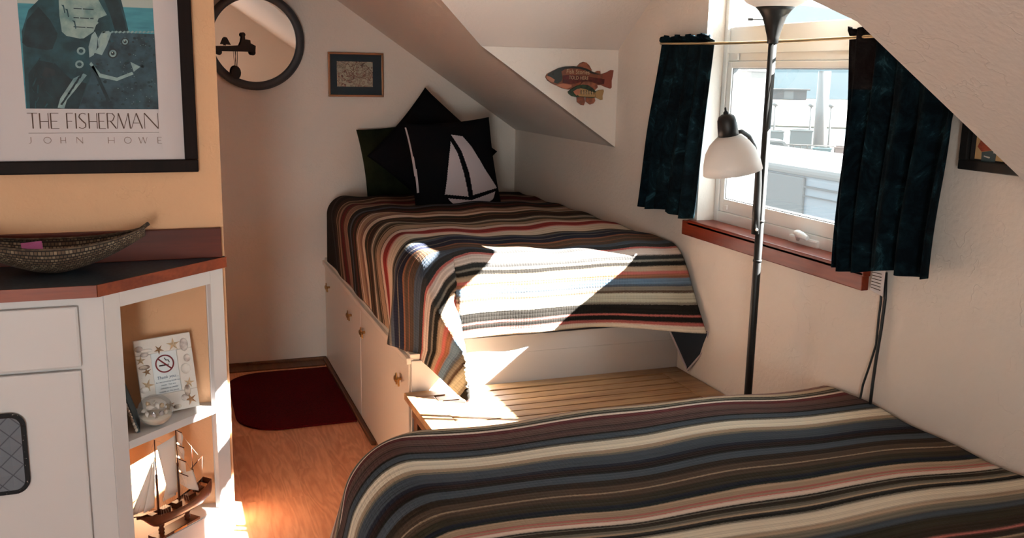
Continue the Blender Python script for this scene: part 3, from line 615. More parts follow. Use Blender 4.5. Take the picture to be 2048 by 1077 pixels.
tube(bm,[(lx-.02,ly+.01,1.578),(lx-.062,ly+.022,1.578)],.0015,6); tube(bm,[(lx-.055,ly+.02,1.578),(lx-.067,ly+.024,1.578)],.0032,8); link('turn_switch',bm,K['seal'],lp)
# reading arm
sa=P(1465,350,1,2.22)   # shade rim centre region
def LP(x,y,Y=2.25): return P(x,y,1,Y)
arm=[LP(1510,468,2.285),LP(1513,420,2.28),LP(1516,370,2.275),LP(1517,330,2.27),LP(1509,295,2.25),LP(1498,273,2.24),LP(1483,263,2.235),LP(1470,266,2.23)]
bm=B(); tube(bm,arm,[.011,.011,.010,.0085,.0065,.006,.006,.006],10); link('reading_arm',bm,K['black'],lp)
bm=B(); ball(bm,LP(1513,460,2.27),(.004,.004,.004)); link('arm_screw',bm,K['vinyl'],lp)
top=LP(1452,228,2.2); bot=LP(1467,356,2.2); ax=(bot-top).normalized(); sc=2.2/.92
m=Matrix.Rotation(0,4,'X'); q=ax.to_track_quat('Z','Y').to_matrix().to_4x4(); m=T(*top)@q
Lr=(bot-top).length
bm=B(); lathe(bm,[(0,0),(.012,.001),(.020,.006),(.0245,.016),(.026,.035),(.027,.068),(.0,.068)],28,m); lathe(bm,[(0,-.018),(.0025,-.016),(.003,-.008),(.007,-.004),(.007,.004)],12,m); link('socket_cup',bm,K['black'],lp)
bm=B(); lathe(bm,[(.022,.055),(.034,.062),(.052,.078),(.066,.10),(.075,.13),(.078,.155),(.0755,.155),(.0725,.13),(.0635,.102),(.050,.081),(.033,.066),(.022,.060)],40,m); link('reading_shade',bm,K['frosted'],lp)
# cords hanging below the right curtain
bm=B(); tube(bm,[P(1772,545,0,1.70),P(1770,600,0,1.70),P(1762,660,0,1.695),P(1752,720,0,1.695),P(1745,770,0,1.69),P(1738,830,0,1.685)],.0042,8)
tag(link('power_cord',bm,K['black'],origin=(1.70,1.9,.6)),'thicker black cord hanging straight down the wall below the right curtain','cord')
bm=B(); tube(bm,[P(1762,555,0,1.70),P(1762,600,0,1.70),P(1757,640,0,1.698),P(1752,690,0,1.698),P(1738,735,0,1.695),P(1726,770,0,1.69),P(1720,800,0,1.69),P(1722,840,0,1.685)],.003,8)
cw=link('power_cord',bm,K['black'],origin=(1.70,1.92,.6)); tag(cw,'thinner black cord curving left down the wall below the right curtain','cord')
add('tag_paper','b9b3b3',.5)
tg=thing('cord_tag','white printed warning tag on the cords under the right curtain','tag',P(1755,565,0,1.69))
bm=B(); prism(bm,[P(1747,535,0,1.69),P(1771,540,0,1.69),P(1765,594,0,1.69),P(1740,580,0,1.69)],(.0008,0,0)); link('paper',bm,K['tag_paper'],tg)
bm=B()
for i in range(6):
    a=P(1745+i*-.6,545+i*6,0,1.6885); b_=P(1763-i*.6,549+i*6.5,0,1.6885); tube(bm,[a,b_],.0009,4)
link('fine_print',bm,K['ink'],tg)

# ------------------------------------------------------------------ curtains and rod
cr=thing('curtain_rod','thin brass curtain rod bowed across the window','curtain rod',(1.67,2.4,1.53))
rod=[]
for k in range(25):
    f=k/24; y=3.09+(1.74-3.09)*f; rod.append((1.672-.012*math.sin(PI*f),y,1.535-.002*f+.0-.012*math.sin(PI*f)**2*0+(-.010*math.sin(PI*f))))
bm=B(); tube(bm,rod,.0045,10); link('rod',bm,K['brassrod'],cr)
for p in (rod[0],rod[-1]): bm=B(); tube(bm,[p,(XW-.001,p[1],p[2])],.004,8); link('bracket',bm,K['brassrod'],cr)
def cloth_mat(name,c1,c2,c3):
    m,nt,b=newmat(name); L=nt.links.new; N=nt.nodes.new; b.inputs['Roughness'].default_value=.9; b.inputs['Specular IOR Level'].default_value=.05
    tc=N('ShaderNodeTexCoord'); n=N('ShaderNodeTexNoise'); n.inputs['Scale'].default_value=14; n.inputs['Detail'].default_value=7; n.inputs['Roughness'].default_value=.72; n.inputs['Distortion'].default_value=.8
    L(tc.outputs['Object'],n.inputs[0]); r=N('ShaderNodeValToRGB'); e=r.color_ramp.elements; e[0].position=.42; e[0].color=lin(c1); e[1].position=.74; e[1].color=lin(c3); x=e.new(.58); x.color=lin(c2); L(n.outputs[0],r.inputs[0]); L(r.outputs[0],b.inputs['Base Color'])
    v=N('ShaderNodeTexNoise'); v.inputs['Scale'].default_value=220; bp=N('ShaderNodeBump'); bp.inputs['Strength'].default_value=.3; bp.inputs['Distance'].default_value=.002; L(tc.outputs['Object'],v.inputs[0]); L(v.outputs[0],bp.inputs['Height']); L(bp.outputs[0],b.inputs['Normal'])
    t=N('ShaderNodeBsdfTranslucent'); L(r.outputs[0],t.inputs[0]); mx=N('ShaderNodeMixShader'); mx.inputs[0].default_value=.12; out=nt.nodes['Material Output']; L(b.outputs[0],mx.inputs[1]); L(t.outputs[0],mx.inputs[2]); L(mx.outputs[0],out.inputs[0]); return m
BAT=cloth_mat('batik_cotton',(.0018,.004,.006),(.0045,.013,.018),(.03,.085,.11)); BAT2=cloth_mat('batik_cotton_hem',(.006,.004,.004),(.013,.011,.011),(.045,.028,.022))
def curtain(label,top,bot,zt,zb,nf,band,seed,xo=0,am0=1):
    """top/bot=(yfar,ynear); zb=(far,near)"""
    bm=B(); nu,nv=110,60; V={}; rnd=random.Random(seed); ph=[rnd.random()*6 for _ in range(4)]
    for i in range(nu+1):
        for j in range(nv+1):
            u=i/nu; v=j/nv; y=(top[0]*(1-v)+bot[0]*v)*(1-u)+(top[1]*(1-v)+bot[1]*v)*u
            z=zt+((zb[0]*(1-u)+zb[1]*u)-zt)*v+.004*math.sin(u*nf*6.3+ph[1])*(v<.02)+.006*math.sin(u*9+ph[0])*v
            wv=2*PI*(u+.04*math.sin(3*u+ph[2])+.03*v*math.sin(5*u+ph[3]))
            am=(.007+.016*smooth(v*1.6))*am0
            x=1.668-am*math.sin(nf*wv+ph[0])-.30*am*math.sin(nf*2.3*wv+ph[1])-.012*v*am0+xo
            if v<.03: x=1.668-.006*math.sin(nf*3*wv)
            x=min(x,XW-.004); y+=.008*math.sin(v*7+ph[1])*(.3+v*.4)
            V[i,j]=bm.verts.new((x,y,z))
    for i in range(nu):
        for j in range(nv):
            f=bm.faces.new([V[i,j],V[i+1,j],V[i+1,j+1],V[i,j+1]]); f.smooth=True; f.material_index=1 if band and (j/nv)<.235 and (i/nu)<band else 0
    o=link('curtain',bm,[BAT,BAT2],origin=(1.67,(top[0]+top[1])/2,zt)); tag(o,label,'curtain','batik curtains'); s=o.modifiers.new('t','SOLIDIFY'); s.thickness=.0025; return o
def cy(px,py,X=1.668): return P(px,py,0,X).y
curtain('dark teal batik curtain gathered at the left side of the window',(cy(1327,75,1.684),cy(1429,78,1.684)),(cy(1284,415,1.684),cy(1387,440,1.69)),1.558,(P(1284,414,0,1.66).z,P(1389,443,0,1.66).z),4.2,0,5,.016,.6)
curtain('dark teal batik curtain at the right side of the window, cut off by the slope',(cy(1697,65),1.68),(cy(1676,540),cy(1871,556)),1.552,(P(1676,538,0,1.66).z,P(1871,556,0,1.66).z),5.0,.3,9)
K_=0

# ------------------------------------------------------------------ pictures, mirror
def rect_frame(bm,o,ux,uz,w,h,fw_,dep,bev=.002,mi=0):
    """frame in plane spanned by ux,uz from lower-left o; thickness toward the room along n=ux x uz ... """
    m=frame_mtx(o,ux,uz)
    for a,b_ in (((0,0),(w,fw_)),((0,h-fw_),(w,h)),((0,fw_),(fw_,h-fw_)),((w-fw_,fw_),(w,h-fw_))): box(bm,(a[0],a[1],0),(b_[0],b_[1],dep),bev,mi,m)
    return m
# poster (on the partition, facing -Y)
ps=thing('framed_poster','large dark framed poster reading THE FISHERMAN above the counter','poster',(-.17,YP,1.13))
g=YP/2.8; o0=Vector((-.452,YP-.002,1.128)); W_,H_=.548,.83
bm=B(); rect_frame(bm,o0,(1,0,0),(0,0,1),W_,H_,.036,.022,.003); link('frame',bm,K['darkframe'],ps)
Y_=YP-.010
bm=B(); box(bm,(o0.x+.02,Y_,o0.z+.02),(o0.x+W_-.02,YP-.003,o0.z+H_-.02)); link('mat_board',bm,K['paper'],ps)
def PP(x,y,k=0): return P(x,y,1,Y_-.0004-k*.0004)
def Z1(zx,zy): return (zx*.3343,zy*.3343)
add('sea_teal','3f8d9c',.6,noise=(12,'2f7686',.4,.65,(1,1,5)),detail=6); add('coat_teal','1f4f58',.65,noise=(22,'0f3038',.35,.65),detail=8); add('coat_dark','14343c',.65,noise=(25,'0a2026',.35,.65),detail=8); add('hand_teal','93aaa4',.65,noise=(28,'5a807f',.4,.7),detail=6)
add('fish_dark','32505c',.65,noise=(30,'142a34',.35,.66),detail=10); add('fish_pale','8aa4a4',.65,noise=(30,'5a7a80',.4,.7)); add('sky_pale','a9b4ad',.6); add('black_ink',(.01,.02,.025),.6)
x0,x1=-.325*g,.0*g-.003
ll=P(52,218,1,Y_); lr=P(317,218,1,Y_); ptop=1.88
bm=B(); mats=[K['sea_teal'],K['coat_teal'],K['coat_dark'],K['hand_teal'],K['fish_dark'],K['fish_pale'],K['sky_pale'],K['black_ink']]
XL,XR,ZBm=ll.x,lr.x,(ll.z+lr.z)/2
prism(bm,[(XL,Y_-.0003,ZBm),(XR,Y_-.0003,ZBm),(XR,Y_-.0003,ptop),(XL,Y_-.0003,ptop)],(0,-.0003,0),0)
def shp(pts,k,mi):
    q=[]
    for a in pts:
        p=PP(*Z1(*a),k); p.x=max(XL,min(XR,p.x)); p.z=max(ZBm,min(ptop,p.z)); q.append(p)
    prism(bm,q,(0,-.0002,0),mi)
hz=P(240,14,1,Y_).z
prism(bm,[(XL,Y_-.0007,hz),(XR,Y_-.0007,hz),(XR,Y_-.0007,ptop),(XL,Y_-.0007,ptop)],(0,-.0002,0),6)
shp([(130,190),(170,60),(260,-30),(350,-120),(380,-500),(640,-500),(700,-100),(740,60),(770,190),(900,660),(160,660)],1,1)
shp([(132,255),(160,120),(230,40),(300,120),(345,200),(330,290),(280,300),(160,280)],2,2)
shp([(600,-60),(700,-20),(740,100),(760,190),(690,190),(660,90)],2,2)
shp([(350,-40),(560,-60),(600,20),(640,90),(590,110),(560,190),(500,230),(420,235),(370,190),(355,90)],3,3)
for yy in (5,60,115): shp([(430,yy),(560,yy-12),(590,yy+22),(560,yy+48),(440,yy+40)],4,3); shp([(440,yy+42),(560,yy+50),(560,yy+55),(440,yy+48)],5,2)
shp([(350,205),(520,240),(530,320),(500,450),(440,460),(290,350)],4,1)
shp([(180,660),(170,440),(230,360),(330,380),(420,470),(520,500),(470,660)],3,2)
shp([(250,450),(270,400),(330,420),(330,450),(280,465)],5,7)
for (a,b_) in ((485,305),(475,385)): shp([(a+26*math.cos(t_),b_+24*math.sin(t_)) for t_ in [i*PI/6 for i in range(12)]],6,5); shp([(a+14*math.cos(t_),b_+12*math.sin(t_)) for t_ in [i*PI/6 for i in range(12)]],7,1)
shp([(345,645),(360,590),(440,470),(500,440),(520,450),(450,540),(400,600),(385,650)],7,5)
for i in range(6): shp([(360+i*22,625-i*32),(372+i*22,630-i*32),(400+i*20,590-i*32),(390+i*20,586-i*32)],8,2)
# flat fish
shp([(530,350),(560,250),(600,200),(700,185),(800,200),(945,205),(952,655),(470,655),(520,520),(545,450)],6,4)
shp([(535,345),(530,280),(548,210),(568,188),(585,225),(578,290),(560,330)],8,5)
shp([(585,235),(610,190),(650,185),(665,200),(640,270),(610,330),(560,315),(590,285)],9,5)
shp([(600,240),(622,200),(645,205),(630,250),(600,285)],10,3)
for cx,cy,rr in ((675,320,30),(748,250,24)):
    for k,(r_,mi) in enumerate(((rr,7),(rr*.72,5),(rr*.38,7))): shp([(cx+r_*math.cos(t_),cy+r_*math.sin(t_)) for t_ in [i*PI/8 for i in range(16)]],11+k,mi)
    shp([(cx-6,cy-8),(cx+1,cy-8),(cx+1,cy-2),(cx-6,cy-2)],15,6)
shp([(545,370),(600,440),(700,465),(790,430),(800,445),(700,485),(590,462),(535,385)],11,5)
shp([(780,370),(840,400),(800,430)],11,5); shp([(545,400),(560,390),(660,600),(640,605)],11,2)
rnd=random.Random(5)
for i in range(26): # coat creases
    x=rnd.uniform(170,330); y=rnd.uniform(330,620); l=rnd.uniform(30,90); t_=rnd.uniform(-1.9,-.9); w_=rnd.uniform(3,8)
    shp([(x,y),(x+l*math.cos(t_)-w_*.5,y-l*math.sin(t_)*.6),(x+l*math.cos(t_)+w_*.5,y-l*math.sin(t_)*.6+2),(x+w_,y+3)],9,rnd.choice((2,7,1)))
for i in range(70): # fish mottling
    x=rnd.uniform(545,930); y=rnd.uniform(215,640); q_=rnd.uniform(4,13); z_=q_*rnd.uniform(.5,1)
    if (x-675)**2+(y-320)**2<2500 or (x-748)**2+(y-250)**2<1600: continue
    shp([(x+q_*math.cos(k*PI/3+i)*rnd.uniform(.6,1.2),y+z_*math.sin(k*PI/3+i)) for k in range(6)],6.5,rnd.choice((7,2,2,1)))
for i in range(40):
    x=rnd.uniform(700,930); y=rnd.uniform(215,620); shp([(x,y),(x+5,y+1),(x+3,y+5)],7.2,5)
for i in range(8):
    x=365+i*22; y=rnd.uniform(20,150); shp([(x,y),(x+18,y+4),(x+26,y+50),(x+20,y+52),(x+12,y+14)],5.5,rnd.choice((5,3,1)))
for i in range(14): # rope along the fish's back
    shp([(610+i*24,190+(i%3)*2),(626+i*24,184),(634+i*24,192),(618+i*24,200)],9,5)
link('print',bm,mats,ps)
tm=lambda px,py: frame_mtx(P(px,py,1,Y_-.001),(1,0,0),(0,0,1))
def fit_text(name,s,px0,px1,py,hpx,m,parent,spacing=1.0,ext=.0002):
    a=P(px0,py,1,Y_-.001); b_=P(px1,py,1,Y_-.001); h=(P(px0,py-hpx,1,Y_-.001)-a).length
    o=text(name,s,h/.70,frame_mtx((0,0,0),(1,0,0),(0,0,1)),m,parent,ext,spacing); me=o.data
    xs=[v.co.x for v in me.vertices]; zz=[v.co.z for v in me.vertices]; k=(b_.x-a.x)/(max(xs)-min(xs)); off=parent_world(parent); z0=min(zz); mx_=min(xs)
    for v in me.vertices: v.co.x=(v.co.x-mx_)*k+a.x-off.x; v.co.y=v.co.y+a.y; v.co.z=v.co.z-z0+a.z-off.z
    ys=[v.co.y for v in me.vertices]; my=sum(ys)/len(ys)
    for v in me.vertices: v.co.y+=(a.y-off.y)-my
    return o

GL={'T':[(0,1,1,1,.5),(.5,1,.5,0,1)],'H':[(0,0,0,1,1),(1,0,1,1,.6),(0,.45,1,.45,.5)],'E':[(0,0,0,1,1),(0,1,1,1,.5),(0,.47,.8,.47,.5),(0,0,1,0,.5)],'F':[(0,0,0,1,1),(0,1,1,1,.5),(0,.47,.8,.47,.5)],
'I':[(0,0,0,1,1)],'S':[(.95,.93,.6,1,.6),(.6,1,.2,.92,.6),(.2,.92,.08,.74,.9),(.08,.74,.45,.52,1),(.45,.52,.88,.32,1),(.88,.32,.85,.1,.9),(.85,.1,.45,0,.6),(.45,0,0,.08,.6)],
'R':[(0,0,0,1,1),(0,1,.6,.98,.5),(.6,.98,.85,.8,.8),(.85,.8,.6,.5,.8),(.6,.5,0,.47,.5),(.35,.48,1,0,1)],'M':[(0,0,.12,1,.5),(.12,1,.5,0,1),(.5,0,.88,1,.5),(.88,1,1,0,1)],'A':[(0,0,.5,1,.5),(.5,1,1,0,1),(.18,.36,.82,.36,.5)],'N':[(0,0,0,1,.5),(0,1,1,0,1),(1,0,1,1,.5)],
'J':[(.8,1,.8,.2,1),(.8,.2,.5,0,.8),(.5,0,.1,.05,.6)],'O':[(.5+.5*math.cos(k*PI/6),.5+.5*math.sin(k*PI/6),.5+.5*math.cos((k+1)*PI/6),.5+.5*math.sin((k+1)*PI/6),.8) for k in range(12)],'W':[(0,1,.25,0,1),(.25,0,.5,1,.5),(.5,1,.75,0,1),(.75,0,1,1,.5)]}
def glyph(bm,ch,xa,xb,yb,hpx,wt):
    a=P(xa,yb,1,Y_-.0012); b_=P(xb,yb,1,Y_-.0012); h=(P(xa,yb-hpx,1,Y_-.0012)-a).length; W2=b_.x-a.x
    for x1,z1,x2,z2,k in GL[ch]:
        p=Vector((a.x+x1*W2,Y_-.0012,a.z+z1*h)); q=Vector((a.x+x2*W2,Y_-.0012,a.z+z2*h)); d=(q-p).normalized(); n_=Vector((-d.z,0,d.x))*wt*k*.5
        prism(bm,[p+n_,p-n_,q-n_,q+n_],(0,-.0003,0))
bm=B()
for ch,xa,xb in (('T',56,77),('H',81,98),('E',103,119),('F',135,148),('I',153,153.5),('S',158,174),('H',179,195),('E',199,212),('R',216,233),('M',235,261),('A',263,285),('N',290,317)): glyph(bm,ch,xa,xb,257.5,31,.0032)
link('title_lettering',bm,K['ink'],ps)
for ch,xa,xb in (('J',57,64),('O',88,103),('H',122,132),('N',154,166),('H',217,229),('O',249,263),('W',278,295),('E',316,324)):
    bm=B(); glyph(bm,ch,xa,xb,287,12.5,.0021); link('letter',bm,K['inkl'],ps)
bm=B(); tube(bm,[P(57,266.5,1,Y_-.001),P(318,265,1,Y_-.001)],.0006,4); tube(bm,[P(120,322,1,Y_-.001),P(270,320,1,Y_-.001)],.0004,4); link('rule_line',bm,K['inkl'],ps)

# small crab picture on the back wall
sp=thing('framed_picture','small gilt framed crab picture with a dark blue mat, on the back wall','picture',(.89,YB,1.4))
o0=Vector((.757,YB-.002,1.299)); W_,H_=.266,.208
add('gilt','8a5a38',.35,.4); add('blue_mat','13242e',.7); add('sketch','a89f88',.7)
mt,nt,b=newmat('crab_sketch'); N=nt.nodes.new; L=nt.links.new; tc=N('ShaderNodeTexCoord'); n=N('ShaderNodeTexNoise'); n.inputs['Scale'].default_value=28; n.inputs['Detail'].default_value=2; n.inputs['Distortion'].default_value=1.6
r=N('ShaderNodeValToRGB'); e=r.color_ramp.elements; e[0].position=.40; e[0].color=lin('a39a84'); e[1].position=.75; e[1].color=lin('9c9180')
for p_,c_ in ((.455,'a39a84'),(.475,'43332b'),(.50,'8a5a48'),(.53,'a59a86'),(.60,'6b5c4c'),(.62,'a39a84')): x=e.new(p_); x.color=lin(c_)
L(tc.outputs['Object'],n.inputs[0]); L(n.outputs[0],r.inputs[0]); L(r.outputs[0],b.inputs['Base Color'])
bm=B(); rect_frame(bm,o0,(1,0,0),(0,0,1),W_,H_,.010,.016,.002); link('frame',bm,K['gilt'],sp)
bm=B(); box(bm,(o0.x+.008,YB-.008,o0.z+.008),(o0.x+W_-.008,YB-.002,o0.z+H_-.008)); link('mat_board',bm,K['blue_mat'],sp)
bm=B(); box(bm,(o0.x+.042,YB-.0095,o0.z+.048),(o0.x+.042+.172,YB-.008,o0.z+.048+.118)); 
link('print',bm,mt,sp)
# crab drawn with fine relief lines
bm=B(); cx,cz=o0.x+.15,o0.z+.11; yy=YB-.010
for (ex,ez,rx,rz) in ((0,0,.03,.017),(-.055,.0,.02,.016),(-.0,.036,.014,.01)):
    tube(bm,[(cx+ex+rx*math.cos(a),yy,cz+ez+rz*math.sin(a)) for a in [i*PI/10 for i in range(21)]],.0011,4)
for s_ in (-1,1):
    for k in range(4):
        a=-.2-k*.35; tube(bm,[(cx+s_*.028*math.cos(a),yy,cz+.016*math.sin(a)),(cx+s_*(.052-.004*k),yy,cz+.006-.012*k),(cx+s_*(.062-.008*k),yy,cz-.014-.010*k)],.001,4)
    tube(bm,[(cx+s_*.024,yy,cz+.010),(cx+s_*.045,yy,cz+.025),(cx+s_*.03,yy,cz+.042),(cx+s_*.022,yy,cz+.034)],.0016,4)
add('crab_ink','6b4032',.7); link('crab_drawing',bm,K['crab_ink'],sp)
bm=B(); box(bm,(o0.x+.01,YB-.013,o0.z+.01),(o0.x+W_-.01,YB-.0125,o0.z+H_-.01)); link('glazing',bm,K['picglass'],sp)

# picture on the right wall
rp=thing('framed_picture','black framed picture with orange and teal shapes, under the slope at the right','picture',(XW,1.58,1.3))
o0=Vector((XW-.002,1.702,1.228)); W_,H_=.235,.25
bm=B(); rect_frame(bm,o0,(0,-1,0),(0,0,1),W_,H_,.022,.018,.002); link('frame',bm,K['black'],rp)
add('pic_tan','b59468',.7); add('pic_orange','9a4a30',.7,noise=(60,'7a3020',.4,.6,(1,1,4))); add('pic_teal','33474b',.6); add('pic_white','c9c4bd',.6); add('liner','3a332e',.5)
bm=B(); box(bm,(XW-.008,1.702-W_+.02,1.248),(XW-.002,1.682,1.228+H_-.02)); link('mat_board',bm,K['blackmatt'],rp)
rect=bm=B(); box(bm,(XW-.0095,1.702-W_+.036,1.254),(XW-.008,1.666,1.228+H_-.03)); mm=[K['pic_tan'],K['pic_orange'],K['pic_teal'],K['pic_white']]
def RP(zx,zy,k): p=P(1880+zx*.1672,200+zy*.1672,0,XW-.0097-k*.0004); p.y=min(p.y,1.666); return p
for pts,mi in (([(460,330),(650,520),(640,600),(500,620),(450,560),(490,480)],1),([(500,625),(680,605),(655,765),(490,765)],2),([(720,590),(960,800),(780,775)],1),([(525,665),(600,685),(590,702),(525,680)],3),([(640,625),(668,630),(660,642),(635,640)],3)):
    prism(bm,[RP(a,b_,1 if mi<3 else 2) for a,b_ in pts],(-.0003,0,0),mi)
link('print',bm,mm,rp)
bm=B(); rect_frame(bm,Vector((XW-.009,1.682,1.2475)),(0,-1,0),(0,0,1),W_-.04,H_-.04,.002,.003,.0005); link('liner',bm,K['liner'],rp)

# mirror, tilted slightly forward
mr=thing('round_mirror','round wall mirror with a wide dark grey frame, half behind the partition','mirror',(.38,YB,1.53))
mc=P(509,81,1,YB-.03); tl=math.radians(1.5); m=T(*mc)@Matrix.Rotation(PI/2+tl,4,'X')
# local z -> toward room (-Y)
Ro,Ri=.224,.186
bm=B(); lathe(bm,[(Ri,.0),(Ri,.014),(Ri+.006,.017),(Ri+.03,.022),(Ro-.008,.018),(Ro,.008),(Ro,-.006),(Ri,-.006)],72,m); link('frame',bm,K['mirrorframe'],mr)
bm=B(); lathe(bm,[(.0001,.004),(Ri+.004,.004)],72,m); 
for f in bm.faces: f.smooth=False
link('mirror_glass',bm,K['mirror'],mr)
bm=B(); lathe(bm,[(0,-.007),(Ro-.03,-.007),(Ro-.03,-.004)],48,m); link('backing',bm,K['blackmatt'],mr)
# iron ornament hanging in front of the glass: boats on a beam with a pendulum weight
YO=YB-.085
orn=thing('iron_boat_ornament','black iron ornament of small boats on a beam before the round mirror','ornament',P(470,100,1,YO))
def OP(zx,zy): return P(420+zx*.2043,zy*.2043,1,YO)
bm=B()
prism(bm,[OP(*a) for a in ((-60,450),(60,450),(200,450),(290,445),(310,400),(395,395),(400,425),(448,450),(445,510),(300,505),(60,500),(-60,500))],(0,.012,0)); link('beam',bm,K['blackmatt'],orn)
bm=B(); prism(bm,[OP(*a) for a in ((308,400),(316,345),(340,345),(348,400))],(0,.01,0)); ball(bm,OP(324,340)+Vector((0,.005,0)),(.011,.006,.011)); prism(bm,[OP(*a) for a in ((345,400),(350,385),(392,392),(396,410))],(0,.01,0)); link('wheelhouse',bm,K['blackmatt'],orn)
bm=B(); prism(bm,[OP(*a) for a in ((110,432),(135,370),(165,365),(205,440))],(0,.01,0)); tube(bm,[OP(150,445)+Vector((0,.005,0)),OP(148,362)+Vector((0,.005,0))],.003,6); link('small_sail',bm,K['blackmatt'],orn)
bm=B()
bm.free()
for a in ((90,510),(420,515)): bm=B(); ball(bm,OP(*a)+Vector((0,.006,0)),(.013,.006,.013)); link('end_knob',bm,K['blackmatt'],orn)
bm=B(); tube(bm,[OP(245,505),OP(262,680)],.0012,5); tube(bm,[OP(268,505),OP(264,680)],.0012,5); link('hanging_wire',bm,K['blackmatt'],orn)
bm=B(); ball(bm,OP(256,712),(.022,.01,.03)); prism(bm,[OP(*a) for a in ((225,690),(285,690),(292,760),(235,745))],(0,.008,0)); link('weight',bm,K['blackmatt'],orn)
bm=B(); 
m0=OP(-55,475)
tube(bm,[m0,Vector((m0.x-.02,YB-.005,m0.z))],.004,8); link('bracket',bm,K['blackmatt'],orn)

# ------------------------------------------------------------------ fish sign on the dormer cheek
fs=thing('fish_sign','carved wooden sign of a large red-brown fish over a small fish, by the window','sign',(1.545,YC,1.39))
def FP(zx,zy,k=0): return Vector((1.401+(zx-110)*.000219,YC-.012-k*.0012,1.472-(zy-130)*.000206))
add('fs_brown','6a3a26',.5,noise=(40,'80452c',.4,.6)); add('fs_dark','1e1a16',.45); add('fs_red','5a1712',.45,noise=(70,'3f0d0b',.4,.6)); add('fs_pink','a3664c',.5); add('fs_head','25251f',.45); add('fs_fin','8c5238',.5,noise=(60,'6e4030',.4,.6)); add('fs_gold','9a7a4e',.5); add('fs_green','274028',.5,noise=(80,'16221a',.4,.6)); add('fs_tail','7a3a2a',.5)
bm=B(); big=[(112,430),(118,400),(140,365),(260,300),(350,255),(480,225),(640,215),(780,230),(880,255),(1000,310),(1100,345),(1200,350),(1200,560),(1100,560),(980,545),(860,560),(740,600),(640,640),(540,650),(420,625),(300,570),(230,540),(150,490)]
prism(bm,[FP(*a)+Vector((0,.012,0)) for a in big],(0,-.012,0),0)
def fl(bm,pts,k,mi): prism(bm,[FP(a,b_,k) for a,b_ in pts],(0,-.0014,0),mi)
fl(bm,[(260,300),(350,255),(480,225),(640,215),(780,230),(880,255),(1000,310),(1100,345),(1180,350),(1100,365),(980,345),(860,290),(740,262),(600,255),(460,275),(380,330),(400,400)],.2,1)
fl(bm,[(140,368),(260,300),(350,258),(400,330),(420,430),(400,500),(330,540),(250,520),(270,470),(200,420),(130,400)],.4,2)
fl(bm,[(112,430),(120,400),(200,425),(275,470),(255,520),(200,510),(130,460)],.6,3)
fl(bm,[(430,390),(560,375),(740,385),(900,395),(1000,415),(1240,445),(1230,540),(1120,545),(1000,500),(860,490),(760,510),(660,540),(540,545),(430,525)],.5,4)
fl(bm,[(300,570),(420,540),(600,560),(600,600),(500,640),(400,610)],.5,3)
link('big_fish_body',bm,[K['fs_brown'],K['fs_dark'],K['fs_head'],K['fs_pink'],K['fs_red']],fs)
bm=B(); prism(bm,[FP(*a)+Vector((0,.012,0)) for a in ((1190,350),(1280,320),(1370,272),(1420,275),(1410,380),(1390,470),(1395,600),(1370,622),(1290,600),(1190,560))],(0,-.010,0)); link('big_fish_tail',bm,K['fs_tail'],fs)
bm=B(); prism(bm,[FP(*a)+Vector((0,.010,0)) for a in ((700,222),(760,160),(820,130),(880,145),(940,195),(990,280),(985,310),(880,258),(780,232))],(0,-.008,0)); prism(bm,[FP(*a)+Vector((0,.010,0)) for a in ((1050,325),(1100,292),(1155,295),(1165,345),(1100,350))],(0,-.008,0)); link('big_fish_fin',bm,K['fs_fin'],fs)
bm=B(); ball(bm,FP(235,365,1.2),(.004,.002,.004),seg=10); link('eye',bm,K['fs_dark'],fs)
bm=B(); prism(bm,[FP(a,b_,1) for a,b_ in ((525,690),(600,630),(700,575),(800,550),(900,560),(1000,620),(1060,680),(1060,790),(980,800),(860,790),(740,780),(690,790),(600,770),(545,730))],(0,-.008,0),0)
fl(bm,[(700,640),(760,620),(860,640),(980,680),(1050,700),(1050,780),(900,780),(740,770),(690,730)],7.8,1)
for i in range(6): fl(bm,[(760+i*50,660),(775+i*50,655),(778+i*50,730),(765+i*50,735)],9,2)
fl(bm,[(620,680),(700,630),(750,640),(740,720),(680,760),(640,720)],9,3)
link('small_fish_body',bm,[K['fs_green'],K['fs_gold'],K['fs_dark'],K['fs_pink']],fs)
bm=B(); prism(bm,[FP(a,b_,1) for a,b_ in ((1050,690),(1130,650),(1215,640),(1222,680),(1200,760),(1205,830),(1170,838),(1050,780))],(0,-.006,0)); link('small_fish_tail',bm,K['fs_gold'],fs)
bm=B(); prism(bm,[FP(a,b_,.5) for a,b_ in ((700,780),(840,785),(860,870),(840,940),(790,935),(710,880))],(0,-.007,0)); prism(bm,[FP(a,b_,.5) for a,b_ in ((880,785),(1040,790),(1060,850),(1030,900),(960,925),(880,870))],(0,-.007,0)); prism(bm,[FP(a,b_,.5) for a,b_ in ((760,560),(800,500),(920,490),(1080,540),(1100,600),(1040,660),(900,600))],(0,-.007,0)); link('small_fish_fin',bm,K['fs_fin'],fs)
add('sign_paint','b39a7c',.6)
def fst(nm,s,zx,zy,size,k,sx=1): text(nm,s,size,frame_mtx(FP(zx,zy,k),(1,0,-.03),(.03,0,1)),K['sign_paint'],fs,.0003,1.05,sx)
fst('lettering','Fish Stories',490,350,.024,2.0,.83); fst('lettering','TOLD HERE',540,455,.019,2.3,.80); fst('lettering','NIGHTLY',770,728,.015,10,.75)

